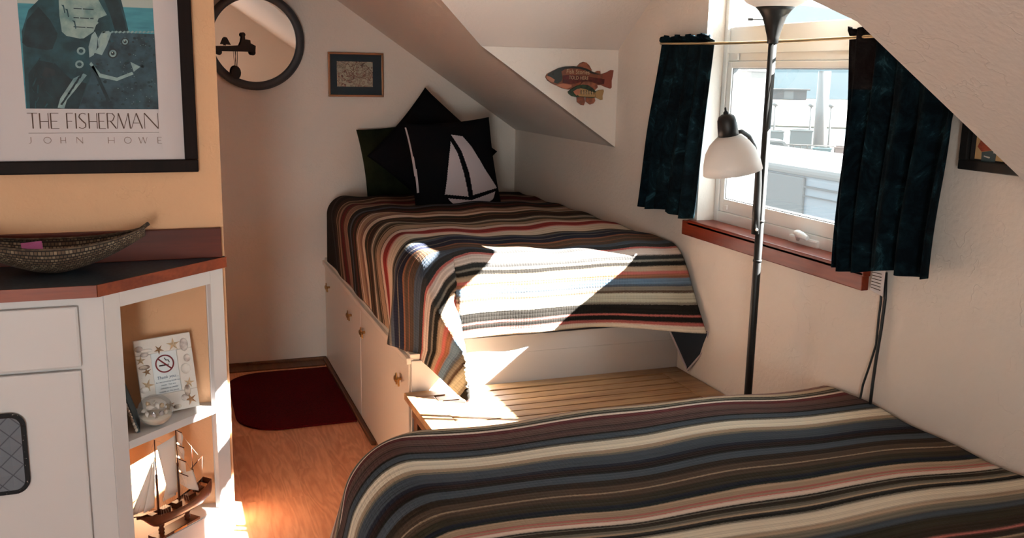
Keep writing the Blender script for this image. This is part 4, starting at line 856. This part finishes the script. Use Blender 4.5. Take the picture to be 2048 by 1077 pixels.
# ------------------------------------------------------------------ kitchenette cabinet with open shelves
YF=2.603; XA=-.174; CZ=.875
kc=thing('corner_cabinet','white base cabinet with an angled open shelf end, below the poster','cabinet',(-.5,2.75,0))
A=Vector((-.160,2.603,0)); Bp=Vector((.150,2.898,0)); ex=(Bp-A).normalized(); ny=Vector((ex.y,-ex.x,0)); Lf=(Bp-A).length
fm=frame_mtx(A,ex,-ny)     # local x along face, y into the cabinet, z=ex x -ny
def V3(v,z): return Vector((v.x,v.y,z))
def fbox(bm,x0,x1,z0,z1,y0=0,y1=.018,bev=.0015):
    b2=B(); box(b2,(x0,y0,z0),(x1,y1,z1),bev)
    for v in b2.verts: p=A+ex*v.co.x-ny*v.co.y; v.co=Vector((p.x,p.y,v.co.z))
    bmesh.ops.recalc_face_normals(b2,faces=b2.faces[:]); merge(bm,b2)
bm=B(); ST=.075*.62; TZ=.845
fbox(bm,0,.05,0,TZ); fbox(bm,Lf-.052,Lf,0,TZ); fbox(bm,.05,Lf-.052,.805,TZ); fbox(bm,.05,Lf-.052,0,.10); link('face_frame',bm,K['white'],kc)
bm=B(); box(bm,(-1.66,YF,.09),(XA+.012,YF+.018,TZ),.001); link('front_frame',bm,K['white'],kc)
bm=B(); prism(bm,[(-1.65,YF+.07,0),(XA-.0,YF+.07,0),(XA,YF+.09,0),(-1.65,YF+.09,0)],(0,0,.09)); link('toe_kick',bm,K['blackmatt'],kc)
bm=B(); box(bm,(XA-.01,YF+.02,.0),(XA+.004,YP-.002,TZ)); link('side_panel',bm,K['peach'],kc)
bm=B(); box(bm,(XA+.004,YP-.008,.1),(XP-.012,YP-.002,TZ)); link('back_panel',bm,K['peach'],kc)
def shelfb(z0,z1,name='shelf'):
    bm=B(); ins=A-ny*.0; prism(bm,[(XA+.005,A.y+.012,z0),(A.x+ex.x*.052,A.y+ex.y*.052+.004,z0),(A.x+ex.x*(Lf-.054),A.y+ex.y*(Lf-.054)+.004,z0),(XP-.014,YP-.01,z0),(XA+.005,YP-.01,z0)],(0,0,z1-z0)); link(name,bm,K['white'],kc)
shelfb(.408,.430); shelfb(.085,.102)
# right hand jamb of the opening
bm=B(); box(bm,(.10,2.872,0.1),(.118,YP-.009,TZ)); link('jamb',bm,K['white'],kc)
# drawer and door fronts
def front(nm,x0,x1,z0,z1,hn=False):
    bm=B(); box(bm,(x0,YF-.018,z0),(x1,YF-.0005,z1),.005); o=link(nm,bm,K['white'],kc,origin=((x0+x1)/2,YF-.01,z0)); return o
front('drawer',-.70,-.222,.664,.824); front('door',-.70,-.225,.11,.656)
front('drawer',-1.2,-.71,.664,.824); front('door',-1.2,-.71,.11,.656)
# counter
ct=thing('countertop','dark blue countertop with reddish wood edging under the basket','countertop',(-.5,2.75,CZ))
cp=[(-1.68,2.592),(-.176,2.592),(.158,2.905),(.158,YP-.001),(-1.68,YP-.001)]
bm=B(); prism(bm,[(x+(.012 if 0 else 0),y,CZ-.028) for x,y in cp],(0,0,.028)); link('laminate_top',bm,K['laminate'],ct)
bm=B()
def edge(bm,a,b_,t=.006,z0=CZ-.030,z1=CZ+.0012):
    a=Vector(a+(0,)); b_=Vector(b_+(0,)); d=(b_-a).normalized(); n_=Vector((d.y,-d.x,0)); prism(bm,[V3(a+n_*.0005,z0),V3(b_+n_*.0005,z0),V3(b_+n_*t,z0),V3(a+n_*t,z0)],(0,0,z1-z0))
edge(bm,(-1.68,2.592),(-.174,2.592)); link('edge_band',bm,K['edgewood'],ct)
bm=B(); edge(bm,(-.176,2.592),(.158,2.905)); link('edge_band',bm,K['edgewood'],ct)
bm=B(); box(bm,(-1.66,YP-.022,CZ+.0005),(.150,YP-.001,.963),.002); link('backsplash',bm,K['backsplash'],ct)
# pot holder hanging on the door
ph=thing('pot_holder','grey quilted pot holder with black plaid binding on the white door','pot holder',(-.45,YF-.02,.45))
def rr(x0,x1,z0,z1,r_,n_=7):
    o=[]
    for cx,cz,a0 in ((x1-r_,z1-r_,0),(x0+r_,z1-r_,PI/2),(x0+r_,z0+r_,PI),(x1-r_,z0+r_,1.5*PI)):
        for k in range(n_+1): a=a0+k/n_*PI/2; o.append((cx+r_*math.cos(a),cz+r_*math.sin(a)))
    return o
mt,nt,b=newmat('quilted_grey'); N=nt.nodes.new; L=nt.links.new; tc=N('ShaderNodeTexCoord'); mp=N('ShaderNodeMapping'); mp.inputs['Rotation'].default_value=(0,PI/4,0); mp.inputs['Scale'].default_value=(27,27,27); L(tc.outputs['Object'],mp.inputs[0]); sx=N('ShaderNodeSeparateXYZ'); L(mp.outputs[0],sx.inputs[0])
hs=[]
for k in (0,2):
    a=N('ShaderNodeMath'); a.operation='PINGPONG'; a.inputs[1].default_value=.5; L(sx.outputs[k],a.inputs[0]); hs.append(a)
mn=N('ShaderNodeMath'); mn.operation='MINIMUM'; L(hs[0].outputs[0],mn.inputs[0]); L(hs[1].outputs[0],mn.inputs[1])
r=N('ShaderNodeValToRGB'); r.color_ramp.elements[0].position=0; r.color_ramp.elements[0].color=lin('3f444b'); r.color_ramp.elements[1].position=.06; r.color_ramp.elements[1].color=lin('6c727a'); L(mn.outputs[0],r.inputs[0]); L(r.outputs[0],b.inputs['Base Color'])
bp=N('ShaderNodeBump'); bp.inputs['Distance'].default_value=.01; bp.inputs['Strength'].default_value=.7; L(mn.outputs[0],bp.inputs['Height']); L(bp.outputs[0],b.inputs['Normal']); b.inputs['Roughness'].default_value=.9
x0,x1,z0,z1=-.52,-.366,.352,.556; Yh=YF-.030
bm=B(); prism(bm,[(x,Yh,z) for x,z in rr(x0,x1,z0,z1,.03)],(0,.008,0)); link('pad',bm,mt,ph)
bm=B(); pp=[(x,Yh+.003,z) for x,z in rr(x0,x1,z0,z1,.03)]; tube(bm,pp+[pp[0]],.0065,8); add('plaid_binding',(.01,.01,.012),.9,noise=(160,(.35,.34,.32),.66,.72)); link('binding',bm,K['plaid_binding'],ph)
bm=B(); tube(bm,[(-.45,Yh+.004,z1),(-.445,Yh+.004,z1+.03),(-.435,Yh+.004,z1)],.0025,6); tube(bm,[(-.444,YF-.019,z1+.027),(-.444,YF-.036,z1+.027)],.002,6); link('hanging_loop',bm,K['blackmatt'],ph)

# basket
bk=thing('woven_basket','long boat-shaped woven basket on the dark counter','basket',(-.245,2.765,CZ))
mt,nt,b=newmat('basket_weave'); N=nt.nodes.new; L=nt.links.new; tc=N('ShaderNodeTexCoord'); br=N('ShaderNodeTexBrick'); br.inputs['Scale'].default_value=1; br.inputs['Brick Width'].default_value=.011; br.inputs['Row Height'].default_value=.007; br.inputs['Mortar Size'].default_value=.0012; br.inputs['Color1'].default_value=lin('5a4634'); br.inputs['Color2'].default_value=lin('9c8a70'); br.inputs['Mortar'].default_value=lin('1e150f'); br.inputs['Bias'].default_value=-.35
L(tc.outputs['UV'],br.inputs[0]); L(br.outputs['Color'],b.inputs['Base Color']); bp=N('ShaderNodeBump'); bp.invert=True; bp.inputs['Distance'].default_value=.003; L(br.outputs['Fac'],bp.inputs['Height']); L(bp.outputs[0],b.inputs['Normal']); b.inputs['Roughness'].default_value=.8
def basket_pt(u,v):
    # u -1..1 along, v -1..1 across rim to rim
    hw=.088*(1-abs(u)**1.9)+.002; xx=u*.230; rim=.076+.036*abs(u)**2.4; dep=rim-(.002+.092*abs(u)**1.6)
    s_=abs(v); return Vector((-.287+xx,2.782+hw*math.sin(v*PI/2)*(.55+.45*s_)-.02*0,CZ+.002+rim-dep*(math.cos(v*PI/2))**.75 if s_<1 else CZ+.002+rim))
for nm,off in (('body',0),):
    bm=B(); uvl=bm.loops.layers.uv.new('UVMap'); nu,nv=70,28; V={}
    for i in range(nu+1):
        for j in range(nv+1): V[i,j]=bm.verts.new(basket_pt(-1+2*i/nu,-1+2*j/nv))
    for i in range(nu):
        for j in range(nv):
            f=bm.faces.new([V[i,j],V[i+1,j],V[i+1,j+1],V[i,j+1]]); f.smooth=True
            for l,(a,b_) in zip(f.loops,((i,j),(i+1,j),(i+1,j+1),(i,j+1))): l[uvl].uv=(a/nu*.56,b_/nv*.2)
    o=link('body',bm,mt,bk); s=o.modifiers.new('t','SOLIDIFY'); s.thickness=.004
add('basket_rim','5c4a38',.8,noise=(90,'3a2c20',.4,.6))
bm=B(); tube(bm,[basket_pt(-1+2*i/60,1)+Vector((0,0,.001)) for i in range(61)],.0035,6); tube(bm,[basket_pt(-1+2*i/60,-1)+Vector((0,0,.001)) for i in range(61)],.0035,6)
e1=basket_pt(1,0); tube(bm,[basket_pt(.97,1),basket_pt(1,1)+Vector((.012,0,.012))],.006,6); tube(bm,[basket_pt(-.97,1),basket_pt(-1,1)+Vector((-.012,0,.012))],.006,6); link('rim',bm,K['basket_rim'],bk)
add('pink_note','b5609a',.7); a=Vector((-.385,2.745,CZ+.062)); 
t=thing('pink_note','small pink paper note stuck inside the basket rim','note',(-.36,2.76,.94))
bm=B(); prism(bm,[P(42,490,1,2.775),P(86,502,1,2.775),P(84,484,1,2.79),P(41,488,1,2.79)],(0,.0008,0))
bm.free(); bm=B(); prism(bm,[P(43,497,1,2.765),P(87,501,1,2.765),P(83,483,1,2.785),P(41,488,1,2.785)],(0,.001,.001)); link('paper',bm,K['pink_note'],t)
bm=B(); tube(bm,[P(60,494,1,2.773),P(65,491,1,2.776),P(68,493,1,2.774),P(73,492,1,2.775)],.0008,4); link('scribble',bm,K['black_ink'],t)

# ------------------------------------------------------------------ shelf things
SZ=.430
add('shell_white','d8d2ca',.6,bump=(60,.5,.003)); add('starfish','a07a58',.7); add('starfish_pale','c2a98a',.7); add('shell_brown','7a6458',.5,noise=(40,'d0c4b6',.4,.6)); add('shell_grey','a79a94',.5,noise=(30,'e0d8d0',.4,.6)); add('card_white','d9e0e2',.5); add('sign_red','6e0f1a',.5); add('sign_black','241317',.5); add('sign_blue','1f4f6e',.5); add('shell_purple','6a5560',.45,noise=(50,'bdb0ae',.42,.58,(1,1,1)))
sf=thing('photo_frame','white frame crusted with starfish and shells around a no-smoking card','picture frame',(-.01,2.84,SZ))
# plane through four photographed corners
lft=Vector((-.104,2.835,0)); rgt=Vector((.058,2.868,0)); dirx=(rgt-lft).normalized(); lean=.16; upv=(Vector((0,lean,1))).normalized(); nrm=dirx.cross(upv)
ORG=Vector((-.090,2.822,SZ+.003)); FW,FH=.158,.222
fmx=frame_mtx(ORG,dirx,(upv-dirx*upv.dot(dirx)).normalized())
tilt=Matrix.Rotation(math.radians(3.0),4,'Z'); fmx=fmx@tilt
def L2(x,y,z): return fmx@Vector((x,y,z))
bm=B()
for a,b_ in (((0,0),(FW,.056)),((0,FH-.045),(FW,FH)),((0,.056),(.042,FH-.045)),((FW-.044,.056),(FW,FH-.045))): box(bm,(a[0],a[1],0),(b_[0],b_[1],.012),.003,0,fmx)
link('frame_body',bm,K['shell_white'],sf)
bm=B(); box(bm,(.036,.05,.002),(FW-.038,FH-.04,.005),0,0,fmx); card=link('card',bm,K['card_white'],sf)
bm=B()
for k in range(28):
    a=2*PI*k/28; b_=2*PI*(k+1)/28; c0=(.078,.142); R1,R2=.0265,.0225
    prism(bm,[L2(c0[0]+R1*math.cos(a),c0[1]+R1*math.sin(a),.0052),L2(c0[0]+R1*math.cos(b_),c0[1]+R1*math.sin(b_),.0052),L2(c0[0]+R2*math.cos(b_),c0[1]+R2*math.sin(b_),.0052),L2(c0[0]+R2*math.cos(a),c0[1]+R2*math.sin(a),.0052)],nrm*.0006)
prism(bm,[L2(c0[0]-.019,c0[1]+.016,.0052),L2(c0[0]-.016,c0[1]+.019,.0052),L2(c0[0]+.019,c0[1]-.016,.0052),L2(c0[0]+.016,c0[1]-.019,.0052)],nrm*.0008); link('prohibition_ring',bm,K['sign_red'],card)
bm=B(); box(bm,(c0[0]-.016,c0[1]-.006,.0052),(c0[0]+.008,c0[1]-.002,.0056),0,0,fmx); box(bm,(c0[0]+.0095,c0[1]-.006,.0052),(c0[0]+.0115,c0[1]-.002,.0056),0,0,fmx); tube(bm,[L2(c0[0]+.001,c0[1]+.017,.0056),L2(c0[0]+.004,c0[1]+.010,.0056),L2(c0[0]+.011,c0[1]+.009,.0056),L2(c0[0]+.013,c0[1]+.002,.0056)],.0014,5); link('cigarette',bm,K['sign_black'],card)
def ft(nm,s,x,y,size): text(nm,s,size,fmx@T(x,y,.0056),K['sign_blue'],card,.0001,1.0,1,shear=.25)
ft('lettering','Thank you...',.050,.099,.0125)
for i,(s,x) in enumerate((('for not smoking inside our',.046),('room.  You are',.060),('welcome to smoke',.056),('outside on the porch.',.052))): ft('lettering',s,x,.088-i*.0095,.0064)
def star(bm,x,y,R_,rot,mi=0,hh=.006):
    c_=bm.verts.new(L2(x,y,.012+hh)); o=[]
    for k in range(10): a=rot+k*PI/5; q_=R_ if k%2==0 else R_*.33; o.append(bm.verts.new(L2(x+q_*math.cos(a),y+q_*math.sin(a),.0118)))
    for k in range(10): bm.faces.new([o[k],o[(k+1)%10],c_])
    bm.faces.new(o[::-1])
def px2(zx,zy): # crop pixel -> frame coordinates
    return ((zx-85)/700*FW+ (zy-100)/800*-.022, (905-zy)/800*FH*.93+(zx-85)/700*-.03+.028)
stars=[((570,180),.021,.3,'starfish_pale'),((395,240),.0155,.9,'starfish'),((175,365),.015,.2,'starfish_pale'),((245,490),.0145,.5,'starfish'),((755,610),.017,.1,'starfish_pale'),((770,800),.019,.6,'starfish'),((250,640),.02,1.2,'starfish_pale'),((520,860),.013,.4,'starfish')]
for (z_,R_,ro,mm_) in stars:
    bm=B(); x,y=px2(*z_); star(bm,min(max(x,.008),FW-.008),min(max(y,.01),FH-.01),R_,ro); link('starfish',bm,K[mm_],sf)
for z_,s_,mm_ in (((700,180),(.012,.02,.006),'shell_grey'),((735,330),(.010,.012,.006),'shell_grey'),((715,450),(.014,.016,.008),'shell_white'),((730,700),(.009,.018,.006),'shell_brown'),((690,780),(.009,.010,.006),'shell_grey'),((150,240),(.012,.009,.006),'shell_grey'),((240,255),(.018,.006,.005),'shell_white'),((215,440),(.016,.007,.006),'shell_brown'),((210,690),(.013,.010,.006),'shell_grey'),((605,910),(.012,.007,.004),'shell_brown'),((480,880),(.008,.010,.006),'starfish_pale'),((220,300),(.012,.007,.005),'shell_grey')):
    bm=B(); x,y=px2(*z_); x=min(max(x,.012),FW-.012); y=min(max(y,.012),FH-.014); b2=B(); ball(b2,(0,0,0),s_,seg=12); merge(bm,b2,0,fmx@T(x,y,.012)); link('shell',bm,K[mm_],sf)
bm=B(); prism(bm,[L2(.03,.001,-.001),L2(.05,.001,-.001),L2(.05,.12,-.001),L2(.03,.12,-.001)],Vector((-.012,.03,-.002))); link('easel_back',bm,K['blackmatt'],sf)
# shell bowl
gc=Vector((-.055,2.745,SZ+.046)); gb=thing('glass_globe','clear glass globe filled with sand and small shells, before the shell frame','glass globe',(gc.x,gc.y,SZ))
gm,nt,b=newmat('clear_glass'); b.inputs['Transmission Weight'].default_value=1; b.inputs['Roughness'].default_value=0; b.inputs['IOR'].default_value=1.12; b.inputs['Base Color'].default_value=(.97,.98,.98,1)
bm=B(); ball(bm,gc,(.048,.048,.045),seg=36); link('globe',bm,glass_mat('globe_glass',haze=.08,gl=.12),gb)
bm=B(); b2=B(); prof=[(0,-.041)]+[(.045*math.cos(a),.042*math.sin(a)) for a in (-1.3,-1.0,-.75,-.5,-.3)]+[(.0,-.010)]; lathe(bm,prof,28,T(*gc)); add('sand','cfc4b4',.9,bump=(200,.5,.002)); link('sand',bm,K['sand'],gb)
random.seed(8)
for k,(dx,dy_,dz,s_,mm_) in enumerate(((-.022,-.018,-.004,.010,'shell_grey'),(-.004,-.028,-.004,.011,'shell_purple'),(.016,-.02,-.002,.012,'shell_purple'),(.028,-.008,-.002,.010,'shell_brown'),(-.028,.0,.002,.010,'shell_white'),(-.012,-.008,.012,.013,'shell_white'),(.006,-.006,.016,.012,'shell_grey'),(.0,.014,.018,.012,'shell_white'),(.018,.006,.012,.012,'starfish_pale'),(-.018,.012,.014,.011,'starfish_pale'),(.002,-.034,-.012,.007,'shell_brown'))):
    bm=B(); rot=Matrix.Rotation(random.random()*3,4,'Z')@Matrix.Rotation(random.random()*3,4,'X'); mm4=T(gc.x+dx,gc.y+dy_,gc.z+dz)@rot
    pr_=[(0,-s_)]+[(s_*.62*math.sin(PI*(j+.5)/9)*(1-.35*j/9)*(1+.12*(j%2)),-s_+2*s_*j/9) for j in range(1,9)]+[(0,s_*1.1)]
    lathe(bm,pr_,12,mm4); tag(link('seashell',bm,K[mm_],origin=mm4.translation),['pale banded seashell at the left front of the glass globe','purple seashell at the front of the glass globe','purple ridged seashell at the right front of the globe','brown seashell at the right side of the glass globe','white seashell at the far left inside the globe','white seashell in the middle of the heap in the globe','grey seashell near the top of the heap in the globe','white seashell topmost at the back of the globe','tan seashell at the upper right inside the globe','tan seashell at the upper left inside the globe','smallest brown seashell low in front of the globe sand'][k],'seashell','shells in the glass globe')
# leaning shell-edged frame at the left
lf=thing('leaning_frame','rope-edged frame seen edge-on, leaning at the left end of the shelf','picture frame',(-.12,2.73,SZ))
a=P(285,858,2,SZ); 
v0=Vector((-.104,2.70,SZ+.001)); v1=Vector((-.158,2.735,SZ+.160))
depth=Vector((-.003,.12,0)); th=(v1-v0).cross(depth).normalized()*.008
bm=B(); prism(bm,[v0,v1,v1+depth,v0+depth],-th); link('board',bm,K['dock_grey'],lf)
add('rope_edge','8c7a6c',.8,noise=(120,'c2b5a6',.45,.55))
bm=B(); 
def rope(p,q,n_=18):
    for i in range(n_): ball(bm,p.lerp(q,(i+.5)/n_),(.0042,.0042,(q-p).length/n_*.62),seg=8)
rope(v0+Vector((0,0,.004)),v1); rope(v1,v1+depth,12); link('rope_border',bm,K['rope_edge'],lf)

# model ship
SB=.102
sh=thing('model_ship','wooden model sailing ship with cream sails on a stand, on the lower shelf','model ship',(-.03,2.77,SB))
bow=Vector((-.118,2.672,0)); stern=Vector((.078,2.862,0)); sx_=(stern-bow).normalized(); sy_=Vector((-sx_.y,sx_.x,0)); LS=(stern-bow).length
def SP(x,y,z): return bow+sx_*x+sy_*y+Vector((0,0,z))
def hull():
    bm=B(); n=24; m_=12; V={}
    for i in range(n+1):
        t_=i/n; x=t_*LS; hb=.026*(math.sin(PI*min(1,t_*1.35+.02)/2 if t_<.6 else PI/2)**.8)*(1-.35*smooth((t_-.72)/.28)) ; hb=max(hb,.002)
        sheer=.172+.022*(1-t_*2)**2*(1 if t_<.5 else 1.6); keel=.137+.050*(1-smooth(t_/.26))+.012*smooth((t_-.85)/.15)
        for j in range(m_+1):
            a=PI*j/m_; y=hb*math.cos(a); k=math.sin(a)**.6; V[i,j]=bm.verts.new(SP(x,y*(1 if k<.5 else 1),sheer-(sheer-keel)*k))
    for i in range(n):
        for j in range(m_): f=bm.faces.new([V[i,j],V[i+1,j],V[i+1,j+1],V[i,j+1]]); f.smooth=True; f.material_index=1 if 4<=j<8 else 0
    bm.faces.new([V[n,j] for j in range(m_+1)]); bm.faces.new([V[0,j] for j in range(m_+1)])
    return bm,V,n,m_
bm,V,n,m_=hull()
cent=[(V[i,0].co.copy(),V[i,m_].co.copy()) for i in range(n+1)]
link('hull',bm,[K['hull'],K['redhull']],sh)
bm=B()
for i in range(1,n-1):
    a,b_=cent[i]; c_,d_=cent[i+1]; dz=Vector((0,0,-.007)); quad(bm,[a+dz,c_+dz,d_+dz,b_+dz])
link('deck',bm,K['deck'],sh)
bm=B(); 
for x,l,h in ((.045,.02,.010),(.085,.03,.012),(.135,.024,.010),(.185,.03,.014),(.225,.03,.018)):
    b2=B(); box(b2,(x,-.010,.165),(x+l,.010,.172+h),.001); merge(bm,b2,0,frame_mtx(bow,sx_,sy_))
link('deck_house',bm,K['hull'],sh)
bm=B(); tube(bm,[SP(.012,0,.192),SP(-.028,0,.205)],.0018,6); link('bowsprit',bm,K['hull'],sh)
for x,h in ((.078,.395),(.158,.406),(.215,.33)):
    bm=B(); tube(bm,[SP(x,0,.165),SP(x,0,.165+(h-.165)*.55)],.0032,8); tube(bm,[SP(x,0,.165+(h-.165)*.5),SP(x,0,h)],.0017,6); box(bm,(0,0,0),(.001,.001,.001)); link('mast',bm,K['hull'],sh)
def sail(name,pts,bulge=.008,n_=8):
    # quad sail a(b.l) b(b.r) c(t.r) d(t.l)
    a,b_,c_,d_=[SP(*p) for p in pts]; bm=B(); V={}; nn=(b_-a).cross(d_-a).normalized()
    for i in range(n_+1):
        for j in range(n_+1):
            u,v=i/n_,j/n_; p=a.lerp(b_,u).lerp(d_.lerp(c_,u),v)+nn*bulge*math.sin(PI*u)*math.sin(PI*v*.9+.1); V[i,j]=bm.verts.new(p)
    for i in range(n_):
        for j in range(n_): f=bm.faces.new([V[i,j],V[i+1,j],V[i+1,j+1],V[i,j+1]]); f.smooth=True
    o=link(name,bm,K['sail'],sh); s=o.modifiers.new('t','SOLIDIFY'); s.thickness=.0008
sail('gaff_sail',[(.115,-.004,.215),(.150,-.004,.212),(.152,-.004,.385),(.082,-.004,.375)],.006)
sail('stay_sail',[(.100,.004,.20),(.150,.004,.20),(.150,.004,.29),(.130,.004,.29)],.003)
sail('jib',[(-.020,.002,.205),(.045,.004,.200),(.070,.003,.330),(.068,.003,.332)],.006); sail('jib',[(.022,-.003,.198),(.062,-.003,.200),(.074,-.002,.345),(.073,-.002,.347)],.004)
for (z0_,z1_,w0,w1) in ((.225,.262,.036,.033),(.268,.305,.032,.028),(.311,.347,.027,.023),(.352,.392,.022,.016)):
    sail('square_sail',[(.163-.004,-w0,z0_),(.163+.016,w0,z0_),(.163+.012,w1,z1_),(.163-.002,-w1,z1_)],.012)
    bm=B(); tube(bm,[SP(.158,-w1-.006,z1_+.002),SP(.170,w1+.006,z1_+.002)],.0014,6); link('yard',bm,K['hull'],sh)
sail('mizzen_sail',[(.190,-.006,.205),(.228,-.010,.185),(.215,-.002,.255),(.17,-.002,.262)],.005)
bm=B(); tube(bm,[SP(.205,-.004,.262),SP(.245,-.012,.290)],.0016,6); link('boom',bm,K['hull'],sh)
bm=B()
for x in (.078,.158):
    for s_ in (-1,1):
        for k in range(4): tube(bm,[SP(x-.012+k*.009,s_*.024,.178),SP(x,0,.29 if x<.1 else .30)],.0004,4)
for a,b_ in (((-.028,0,.205),(.078,0,.395)),((.0,0,.2),(.078,0,.34)),((.078,0,.395),(.158,0,.345)),((.158,0,.406),(.24,0,.292)),((.158,0,.35),(.245,0,.19)),((.245,-.012,.29),(.245,-.004,.195)),((.078,0,.30),(.158,0,.21))): tube(bm,[SP(*a),SP(*b_)],.0004,4)
link('rigging',bm,K['thread'],sh)
bm=B(); b2=B(); box(b2,(.055,-.022,SB+.0005),(.215,.022,SB+.009),.001); merge(bm,b2,0,frame_mtx(bow,sx_,sy_)); 
link('stand_base',bm,K['hull'],sh)
for x in (.085,.185):
    bm=B(); lathe(bm,[(.0,SB+.009),(.009,SB+.009),(.0065,SB+.014),(.0095,SB+.019),(.006,SB+.026),(.009,SB+.032),(.0075,SB+.040),(0,SB+.040)],14,T(*SP(x,0,0))); link('stand_post',bm,K['hull'],sh)
bm=B(); b2=B(); box(b2,(.11,-.0232,SB+.002),(.16,-.0222,SB+.008)); merge(bm,b2,0,frame_mtx(bow,sx_,sy_)); link('name_plate',bm,K['brass'],sh)
